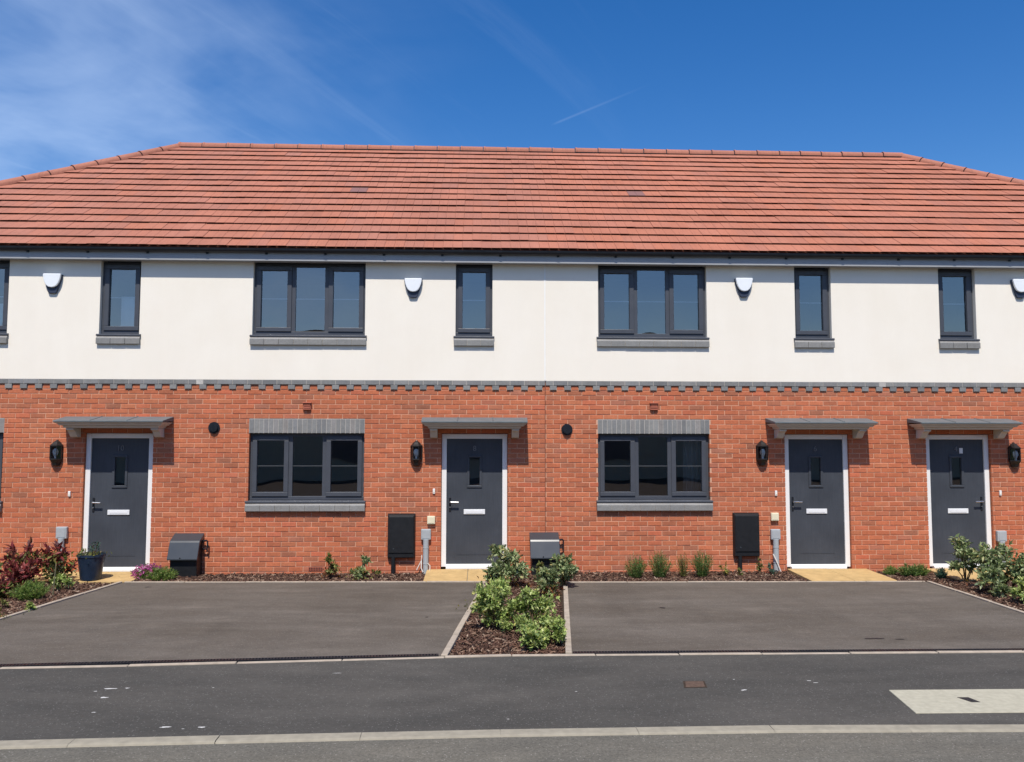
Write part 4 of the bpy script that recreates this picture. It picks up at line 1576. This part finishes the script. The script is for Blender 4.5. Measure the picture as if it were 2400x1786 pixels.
def bushy(name, x_, y_, w, h, label, m, n_=900, ll=.05, lw=.026, seed=0, lobes=9, lift=.12, cat='shrub', group=None, m2=None, n2=0, dep=None):
    """leafy shrub: leaf rosettes at the ends of branching twigs"""
    r = np.random.default_rng(seed + 100)
    z0 = G(y_) - .03
    t = root(name, (x_, y_, z0), label, cat, group)
    dep = dep or w
    C = []
    for i in range(lobes):
        a = r.uniform(0, 2 * math.pi)
        e = r.uniform(-.75 + lift, 1)
        q = r.uniform(.25, .92)
        C.append((x_ + .5 * w * q * math.cos(a) * math.sqrt(max(.05, 1 - max(e, 0) ** 2 * .8)), y_ + .5 * dep * q * math.sin(a) * math.sqrt(max(.05, 1 - max(e, 0) ** 2 * .8)), z0 + h * (.48 + .44 * e)))
    C = np.array(C)
    base = (x_, y_, z0 - .02)
    stems_to(base, C[:7], .007 + .006 * h, M_STEM, t)
    # twigs in each lobe, a rosette of leaves on each
    out, out2 = [], []
    per = 7
    nt_ = max(6, n_ // per)
    lobe = r.integers(0, lobes, nt_)
    rad = .5 * min(w, h) * r.uniform(.30, .62, lobes)
    dirs = r.normal(0, 1, (nt_, 3))
    dirs[:, 2] = dirs[:, 2] * .8 + .35
    dirs /= np.linalg.norm(dirs, axis=1, keepdims=True)
    tip = C[lobe] + dirs * (rad[lobe] * r.uniform(.35, 1.05, nt_))[:, None]
    tip[:, 2] = np.clip(tip[:, 2], z0 + h * lift * .6, z0 + h * 1.02)
    P = np.repeat(tip, per, 0) - np.repeat(dirs, per, 0) * (r.uniform(0, 1, nt_ * per)[:, None] * ll * 1.1)
    D = r.normal(0, .75, (nt_ * per, 3)) + np.repeat(dirs, per, 0) * .8 + np.array([0, 0, .12])
    Ls, Ws = ll * r.uniform(.45, 1.35, len(P)), lw * r.uniform(.55, 1.3, len(P))
    quads([leaves(P, D, Ls, Ws, r)], 'foliage', m, t)['kind'] = 'stuff'
    if m2:
        k = n2
        P = np.stack([x_ + r.normal(0, .28, k) * w, y_ + r.normal(0, .28, k) * dep, z0 + h * r.uniform(.08, .45, k)], 1)
        D = r.normal(0, 1, (k, 3))
        quads([leaves(P, D, ll * r.uniform(.6, 1.2, k), lw * r.uniform(.7, 1.2, k), r)], 'old_foliage', m2, t)['kind'] = 'stuff'
    return t


def needly(name, x_, y_, w, h, label, m, shoots=90, seed=0, nl=.028, nw=.006, cat='shrub', group=None, spread=.55, m2=None, per=26):
    """upright needle-leaved shrub: many shoots with short narrow leaves"""
    r = np.random.default_rng(seed + 500)
    z0 = G(y_) - .025
    t = root(name, (x_, y_, z0), label, cat, group)
    a = r.uniform(0, 2 * math.pi, shoots)
    q = np.sqrt(r.uniform(0, 1, shoots))
    bx, by = x_ + .18 * w * q * np.cos(a), y_ + .18 * w * q * np.sin(a)
    tipx, tipy = x_ + .5 * w * q * np.cos(a) + r.normal(0, .02, shoots), y_ + .5 * w * q * np.sin(a) + r.normal(0, .02, shoots)
    tipz = z0 + h * (1 - spread * q ** 2) * r.uniform(.72, 1.05, shoots)
    s_ = np.tile(np.linspace(.12, 1, per), (shoots, 1))
    X = bx[:, None] + (tipx - bx)[:, None] * s_ ** 1.3
    Y = by[:, None] + (tipy - by)[:, None] * s_ ** 1.3
    Z = z0 + (tipz - z0)[:, None] * s_
    P = np.stack([X, Y, Z], 2).reshape(-1, 3)
    dirs = np.stack([tipx - bx, tipy - by, tipz - z0], 1)
    dirs /= np.linalg.norm(dirs, axis=1, keepdims=True)
    D = np.repeat(dirs, per, 0) * 1.0 + r.normal(0, .55, (len(P), 3))
    quads([leaves(P, D, nl * r.uniform(.7, 1.3, len(P)), nw * r.uniform(.8, 1.3, len(P)), r, .1)], 'foliage', m, t)['kind'] = 'stuff'
    stems_to((x_, y_, z0 - .02), [(tipx[i], tipy[i], z0 + (tipz[i] - z0) * .8) for i in range(5)], .006, M_STEM, t)
    if m2:
        k = min(shoots, 60)
        P = np.repeat(np.stack([tipx, tipy, tipz], 1)[:k], 10, 0) + r.normal(0, .014, (k * 10, 3))
        D = r.normal(0, 1, (k * 10, 3))
        quads([leaves(P, D, np.full(k * 10, .026), np.full(k * 10, .02), r)], 'flowers', m2, t)['kind'] = 'stuff'
    return t


def whorled(name, x_, y_, w, h, label, m, m_low, sprigs=22, seed=0, ll=.118, lw=.036):
    """open shrub whose bare stems end in whorls of long leaves"""
    r = np.random.default_rng(seed + 900)
    z0 = G(y_) - .03
    t = root(name, (x_, y_, z0), label, 'shrub', 'burgundy shrubs in the bed by door 10')
    tips = []
    for i in range(sprigs):
        a = 2 * math.pi * (i + r.uniform(-.3, .3)) / sprigs * 2.6
        q = math.sqrt((i + .5) / sprigs)
        tips.append((x_ + .46 * w * q * math.cos(a), y_ + .46 * w * q * math.sin(a), z0 + h * (r.uniform(.35, .62) if i % 3 == 0 else r.uniform(.62, .95)) * (1.04 - .25 * q * q)))
    tips = np.array(tips)
    stems_to((x_, y_, z0 - .02), tips, .009, M_STEM, t)
    base = np.array([x_, y_, z0])
    P, D = [], []
    for tp in tips:
        d = (tp - base) / np.linalg.norm(tp - base)
        k = int(r.integers(8, 14))
        for j in range(k):
            P.append(tp - d * r.uniform(0, .11))
            D.append(r.normal(0, .62, 3) + d * .75 + np.array([0, 0, .15]))
    P, D = np.array(P), np.array(D)
    quads([leaves(P, D, ll * r.uniform(.65, 1.2, len(P)), lw * r.uniform(.75, 1.2, len(P)), r, .3)], 'foliage', m, t)['kind'] = 'stuff'
    k = 300
    P = np.stack([x_ + r.normal(0, .20, k) * w, y_ + r.normal(0, .20, k) * w, z0 + h * r.uniform(.15, .66, k)], 1)
    D = r.normal(0, 1, (k, 3)) + np.array([0, 0, .3])
    quads([leaves(P, D, ll * .7 * r.uniform(.65, 1.2, k), lw * .9 * r.uniform(.75, 1.2, k), r, .3)], 'lower_foliage', m_low, t)['kind'] = 'stuff'
    return t


# bed between the drives
bushy('variegated_shrub', .36, -1.22, .54, .56, 'tall grey-green shrub in front of door 8 at the back of the bed', L_PITTO, 2100, .062, .032, 1, 18, .1, group='grey-green shrubs', m2=L_DRY, n2=110)
bushy('variegated_shrub', 1.16, -1.36, .38, .45, 'grey-green shrub leaning over the edging beside the gas meter box', L_PITTO, 1500, .058, .030, 2, 14, .08, group='grey-green shrubs')
bushy('variegated_shrub', .88, -1.98, .34, .36, 'low grey-green shrub in the middle of the bed between the drives', L_PITTO, 1200, .055, .029, 3, 11, .03, group='grey-green shrubs', m2=L_DRY, n2=90)
bushy('variegated_shrub', .87, -.45, .18, .28, 'small olive shrub against the gas meter box behind the bed', L_OLIVE, 220, .05, .024, 4, 5, .1)
bushy('lime_shrub', .20, -4.0, .56, .50, 'largest lime-green shrub in the front half of the bed, next to the slanting edging', L_LIME, 3000, .044, .024, 5, 26, .02, group='lime-green shrubs')
bushy('lime_shrub', .56, -4.2, .50, .44, 'lime-green shrub beside the largest one, nearer the other edging', L_LIME, 2500, .044, .024, 6, 22, .02, group='lime-green shrubs')
bushy('lime_shrub', .47, -4.93, .36, .23, 'low lime-green shrub at the very front of the bed', L_LIME, 1300, .044, .025, 7, 14, .02, group='lime-green shrubs')
bushy('lime_shrub', .72, -4.72, .34, .25, 'low lime-green shrub spilling onto the edging of the drive to door 6', L_LIME, 1300, .044, .025, 8, 14, .02, group='lime-green shrubs')
bushy('lime_shrub', .14, -3.1, .48, .36, 'lime-green shrub with yellow tips behind the largest one', L_LIME, 1700, .044, .026, 9, 14, .02, group='lime-green shrubs', m2=L_YELLOW, n2=200)
bushy('low_plant', .25, -1.75, .34, .20, 'russet and yellow leaves of a low plant below the tall grey-green shrub', L_DRY, 330, .05, .026, 10, 6, .05, 'plant')
# strip under the window of number 8
bushy('wall_plant', -2.22, -.42, .26, .38, 'thin leggy plant beside the air brick under the window of door 8', L_OLIVE, 260, .058, .028, 11, 7, .25, 'plant', m2=L_DRY, n2=60)
bushy('wall_plant', -1.76, -.50, .25, .37, 'upright green plant between the air brick and the meter cabinet', L_PITTO, 420, .058, .028, 12, 8, .1, 'plant', m2=L_YELLOW, n2=80)
bushy('wall_plant', -1.53, -.40, .14, .23, 'tiny green plant close to the duct of the meter cabinet of door 8', L_OLIVE, 90, .045, .022, 13, 3, .4, 'plant')
# strip under the window of number 6
needly('round_shrub', 2.31, -.47, .38, .35, 'first round dark green shrub under the window of door 6, the lowest', L_ROSE, 130, 21, group='round shrubs under the window')
needly('round_shrub', 2.67, -.47, .36, .40, 'second round dark green shrub under the window of door 6', L_ROSE, 130, 22, group='round shrubs under the window', spread=.4)
needly('round_shrub', 3.03, -.45, .21, .37, 'thinnest of the round shrubs under the window of door 6', L_OLIVE, 46, 23, group='round shrubs under the window', spread=.35)
needly('round_shrub', 3.31, -.46, .34, .41, 'tallest round dark green shrub under the window, nearest the meter cabinet', L_ROSE, 130, 24, group='round shrubs under the window', spread=.35)
bushy('wall_plant', 3.70, -.33, .17, .24, 'sparse yellowish plant between the round shrubs and the meter cabinet', L_YELLOW, 70, .055, .018, 14, 4, .2, 'plant')
bushy('wall_plant', 3.92, -.33, .10, .18, 'tiny dark plant at the foot of the duct of door 6', L_OLIVE, 60, .045, .02, 15, 3, .1, 'plant')
bushy('wall_plant', 4.24, -.28, .12, .29, 'small upright olive plant under the corner of the meter cabinet of door 6', L_OLIVE, 110, .045, .02, 16, 4, .1, 'plant')
bushy('wall_plant', 4.42, -.25, .14, .18, 'small dark plant at the foot of the white cable of door 6', L_BLUE, 90, .045, .022, 17, 4, .1, 'plant')
# between doors 6 and 4 and the bed beside the drive
needly('low_clump', 6.22, -.36, .20, .16, 'small green clump beside the paving of door 6', L_GRASS, 60, 31, .03, .007, 'plant')
needly('low_clump', 6.46, -.45, .34, .20, 'wide low green clump on the bark between doors 6 and 4', L_ROSE, 110, 32, .03, .008, 'plant')
needly('low_clump', 6.64, -.44, .26, .20, 'yellow-green end of the clumps between doors 6 and 4', L_GRASS, 80, 33, .03, .008, 'plant')
needly('low_clump', 6.80, -.74, .17, .17, 'dark blue-green tuft at the frame foot of door 4', L_BLUE, 70, 34, .03, .007, 'plant')
bushy('variegated_shrub', 6.96, -1.08, .46, .64, 'tall slanting grey-green shrub in front of door 4', L_PITTO, 1000, .074, .033, 35, 12, .1, group='grey-green shrubs')
bushy('variegated_shrub', 6.98, -1.85, .72, .62, 'broad grey-green shrub under the cable box of door 4', L_PITTO, 1700, .070, .032, 36, 19, .1, group='grey-green shrubs', m2=L_DRY, n2=60)
bushy('variegated_shrub', 7.16, -2.2, .55, .55, 'grey-green shrub at the edge of the photo beside door 4', L_PITTO, 1400, .064, .030, 37, 12, .1, group='grey-green shrubs')
bushy('lime_shrub', 6.72, -2.78, .46, .36, 'lime-green shrub on the bark nearest the drive edging of door 6', L_LIME, 1500, .05, .024, 38, 12, .05, group='lime-green shrubs')
bushy('variegated_shrub', 6.66, -2.2, .38, .36, 'low grey-green shrub in front of the broad one by door 4', L_PITTO, 800, .06, .028, 39, 8, .05, group='grey-green shrubs')
bushy('lime_shrub', 6.62, -3.25, .36, .2, 'low lime-green shrub cut off by the edge of the photo', L_OLIVE, 900, .05, .024, 40, 9, .05, group='lime-green shrubs')
# bed beside door 10
whorled('burgundy_shrub', -6.38, -.95, .66, .66, 'taller burgundy shrub with whorls of long leaves at the edge of the photo', L_RED, L_OLIVE, 20, 1)
whorled('burgundy_shrub', -5.98, -.84, .50, .66, 'burgundy shrub in front of the grey cable box of door 10', L_RED, L_OLIVE, 15, 2)
whorled('burgundy_shrub', -6.24, -1.25, .42, .42, 'bright burgundy clump low in front of the taller burgundy shrub', L_RED, L_RED, 18, 4)
whorled('burgundy_shrub', -6.12, -2.0, .40, .28, 'low burgundy shrub cut by the edge of the photo above the bark', L_RED, L_OLIVE, 14, 3)
bushy('low_plant', -6.85, -.95, .36, .34, 'green leafy plant at the edge of the photo beside the burgundy shrub', L_PITTO, 500, .07, .035, 41, 8, .1, 'plant')
needly('grass_tuft', -5.68, -2.05, .44, .25, 'soft bright green tuft in the bed beside the drive of door 10', L_GRASS, 200, 42, .04, .006, 'plant')
bushy('low_plant', -5.62, -1.38, .28, .21, 'bright green leafy plant in front of the blue pot', L_LIME, 420, .06, .03, 43, 7, .05, 'plant')
bushy('low_plant', -5.30, -2.85, .22, .13, 'lime-green weed beside the drive edging of door 10', L_LIME, 240, .045, .024, 44, 5, .05, 'plant')
bushy('low_plant', -5.42, -3.35, .34, .13, 'yellowish low weed at the edge of the photo beside the drive', L_YELLOW, 320, .04, .02, 45, 6, .05, 'plant', m2=L_OLIVE, n2=120)
bushy('low_plant', -5.85, -2.75, .5, .15, 'olive ground cover at the edge of the photo behind the weeds', L_OLIVE, 500, .04, .02, 46, 8, .05, 'plant')
needly('flowering_clump', -4.90, -.30, .46, .22, 'clump with magenta flowers between door 10 and the gas meter box', L_GRASS, 90, 47, .03, .007, 'plant', m2=L_PINK)
needly('low_clump', -4.62, -.50, .44, .19, 'bushy green clump in front of the gas meter box by door 10', L_GRASS, 150, 48, .035, .007, 'plant')
tag(MB().tube([(-5.53, -1.80, -.06), (-5.515, -1.80, .18), (-5.50, -1.805, .40)], [.009, .008, .007], 7).build('garden_cane', M_STAKE), 'short weathered cane standing in the bed by door 10', 'cane')

# pot
pz = .012 - .74 * .038 + .002
t = root('plant_pot', (-5.60, -.60, -.008), 'dark blue tapered plant pot on the buff paving at door 10', 'plant pot')
MB().lathe((-5.60, -.60, -.006), [(.128, 0), (.137, .005), (.165, .20), (.182, .325), (.190, .33), (.190, .365), (.178, .366), (.172, .32)], 30).build('pot', M_POT, t, smooth=True)
MB().lathe((-5.60, -.60, .30), [(.01, .0), (.171, .0), (.171, .012), (.01, .02)], 20).build('soil', M_SOIL, t)
rr_ = np.random.default_rng(77)
k = 150
P = np.stack([-5.60 + rr_.normal(0, .08, k), -.60 + rr_.normal(0, .08, k), .31 + rr_.uniform(0, .05, k)], 1)
D = rr_.normal(0, .6, (k, 3)) + np.array([0, 0, .6])
quads([leaves(P, D, rr_.uniform(.03, .07, k), rr_.uniform(.012, .02, k), rr_)], 'foliage', L_OLIVE, t)['kind'] = 'stuff'
for i, (ax, az) in enumerate(((-.11, .44), (.03, .50), (.09, .52), (-.15, .40))):
    MB().tube([(-5.60 + ax * .5, -.6, .31), (-5.60 + ax, -.62, az)], .004, 5).build('stem', M_STEM, t)
    k = 26
    P = np.stack([-5.60 + ax + rr_.normal(0, .025, k), -.62 + rr_.normal(0, .025, k), az - rr_.uniform(0, .09, k)], 1)
    quads([leaves(P, rr_.normal(0, 1, (k, 3)), rr_.uniform(.03, .055, k), rr_.uniform(.014, .024, k), rr_)], 'sprig', L_BLUE if i > 0 else L_OLIVE, t)['kind'] = 'stuff'


# ------------------------------------------------------------------ bark mulch
def inside(px, py, poly):
    c = np.zeros(len(px), bool)
    k = len(poly)
    for i in range(k):
        (x1_, y1_), (x2_, y2_) = poly[i], poly[(i + 1) % k]
        cond = ((y1_ > py) != (y2_ > py)) & (px < (x2_ - x1_) * (py - y1_) / (y2_ - y1_ + 1e-12) + x1_)
        c ^= cond
    return c


def mulch(poly, dens, label, seed, avoid=(), mound=.0):
    r = np.random.default_rng(seed)
    xs, ys = [p[0] for p in poly], [p[1] for p in poly]
    A = (max(xs) - min(xs)) * (max(ys) - min(ys))
    n_ = int(A * dens)
    px, py = r.uniform(min(xs), max(xs), n_), r.uniform(min(ys), max(ys), n_)
    ok = inside(px, py, poly)
    for a in avoid:
        ok &= ~((px > a[0]) & (px < a[1]) & (py > a[2]) & (py < a[3]))
    px, py = px[ok], py[ok]
    n_ = len(px)
    L_, W_, T_ = r.gamma(4, .011, n_) + .012, r.uniform(.008, .022, n_), r.uniform(.003, .008, n_)
    L_ = np.minimum(L_, .10)
    pz = -.03 - .015 * py - .042 + r.uniform(0, .042, n_) + mound * r.uniform(0, 1, n_) * np.exp(-((py + .12) / .15) ** 2)
    yaw, pit, rol = r.uniform(0, 2 * np.pi, n_), r.normal(0, .35, n_), r.normal(0, .5, n_)
    cy_, sy_, cp, sp_, cr, sr = np.cos(yaw), np.sin(yaw), np.cos(pit), np.sin(pit), np.cos(rol), np.sin(rol)
    ex = np.stack([cy_ * cp, sy_ * cp, sp_], 1)
    ey = np.stack([-sy_ * cr - cy_ * sp_ * sr, cy_ * cr - sy_ * sp_ * sr, cp * sr], 1)
    ez = np.cross(ex, ey)
    co = np.stack([px, py, pz], 1)
    V = []
    for (a, b_, c_) in ((-1, -1, -1), (1, -.6, -1), (1, .7, -1), (-1, 1, -1), (-.9, -.9, 1), (.85, -.5, 1), (.9, .6, 1), (-.85, .8, 1)):
        V.append(co + ex * (a * L_ * .5)[:, None] + ey * (b_ * W_ * .5)[:, None] + ez * (c_ * T_ * .5)[:, None])
    V = np.stack(V, 1).reshape(-1, 3).astype(np.float32)
    F = np.array([(0, 3, 2, 1), (4, 5, 6, 7), (0, 1, 5, 4), (1, 2, 6, 5), (2, 3, 7, 6), (3, 0, 4, 7)], dtype=np.int32)
    I = (F[None] + (np.arange(n_) * 8)[:, None, None]).reshape(-1).astype(np.int32)
    me = bpy.data.meshes.new('bark_mulch')
    me.vertices.add(len(V))
    me.vertices.foreach_set('co', V.reshape(-1))
    me.loops.add(len(I))
    me.loops.foreach_set('vertex_index', I)
    me.polygons.add(n_ * 6)
    me.polygons.foreach_set('loop_start', np.arange(0, n_ * 24, 4, dtype=np.int32))
    me.polygons.foreach_set('loop_total', np.full(n_ * 6, 4, dtype=np.int32))
    me.materials.append(M_BARK)
    me.update()
    o = link('bark_mulch', me)
    return tag(o, label, 'mulch', None, 'stuff')


DEN = 2600
mulch([(.09, -.98), (-.28, -5.13), (.78, -5.11), (1.17, -.04), (.44, -.04), (.44, -.9)], DEN, 'dark brown bark mulch in the bed between the two drives', 1)
mulch([(-4.97, -.02), (-4.97, -.75), (-.83, -.88), (-.83, -.02)], DEN, 'bark mulch in the strip under the window of door 8', 2, mound=.02)
mulch([(1.18, -.02), (1.2, -.95), (4.75, -1.0), (4.75, -.02)], DEN, 'bark mulch in the strip under the window of door 6', 3, mound=.03)
mulch([(6.03, -.02), (6.03, -1.05), (6.45, -1.12), (6.23, -5.1), (7.68, -5.1), (7.9, -.97), (6.93, -.97), (6.93, -.02)], DEN * .9, 'bark mulch in the bed beside door 4', 4)
mulch([(-5.12, -.78), (-5.49, -5.1), (-6.94, -5.1), (-7.1, -.76)], DEN, 'bark mulch in the bed beside the drive of door 10', 5)
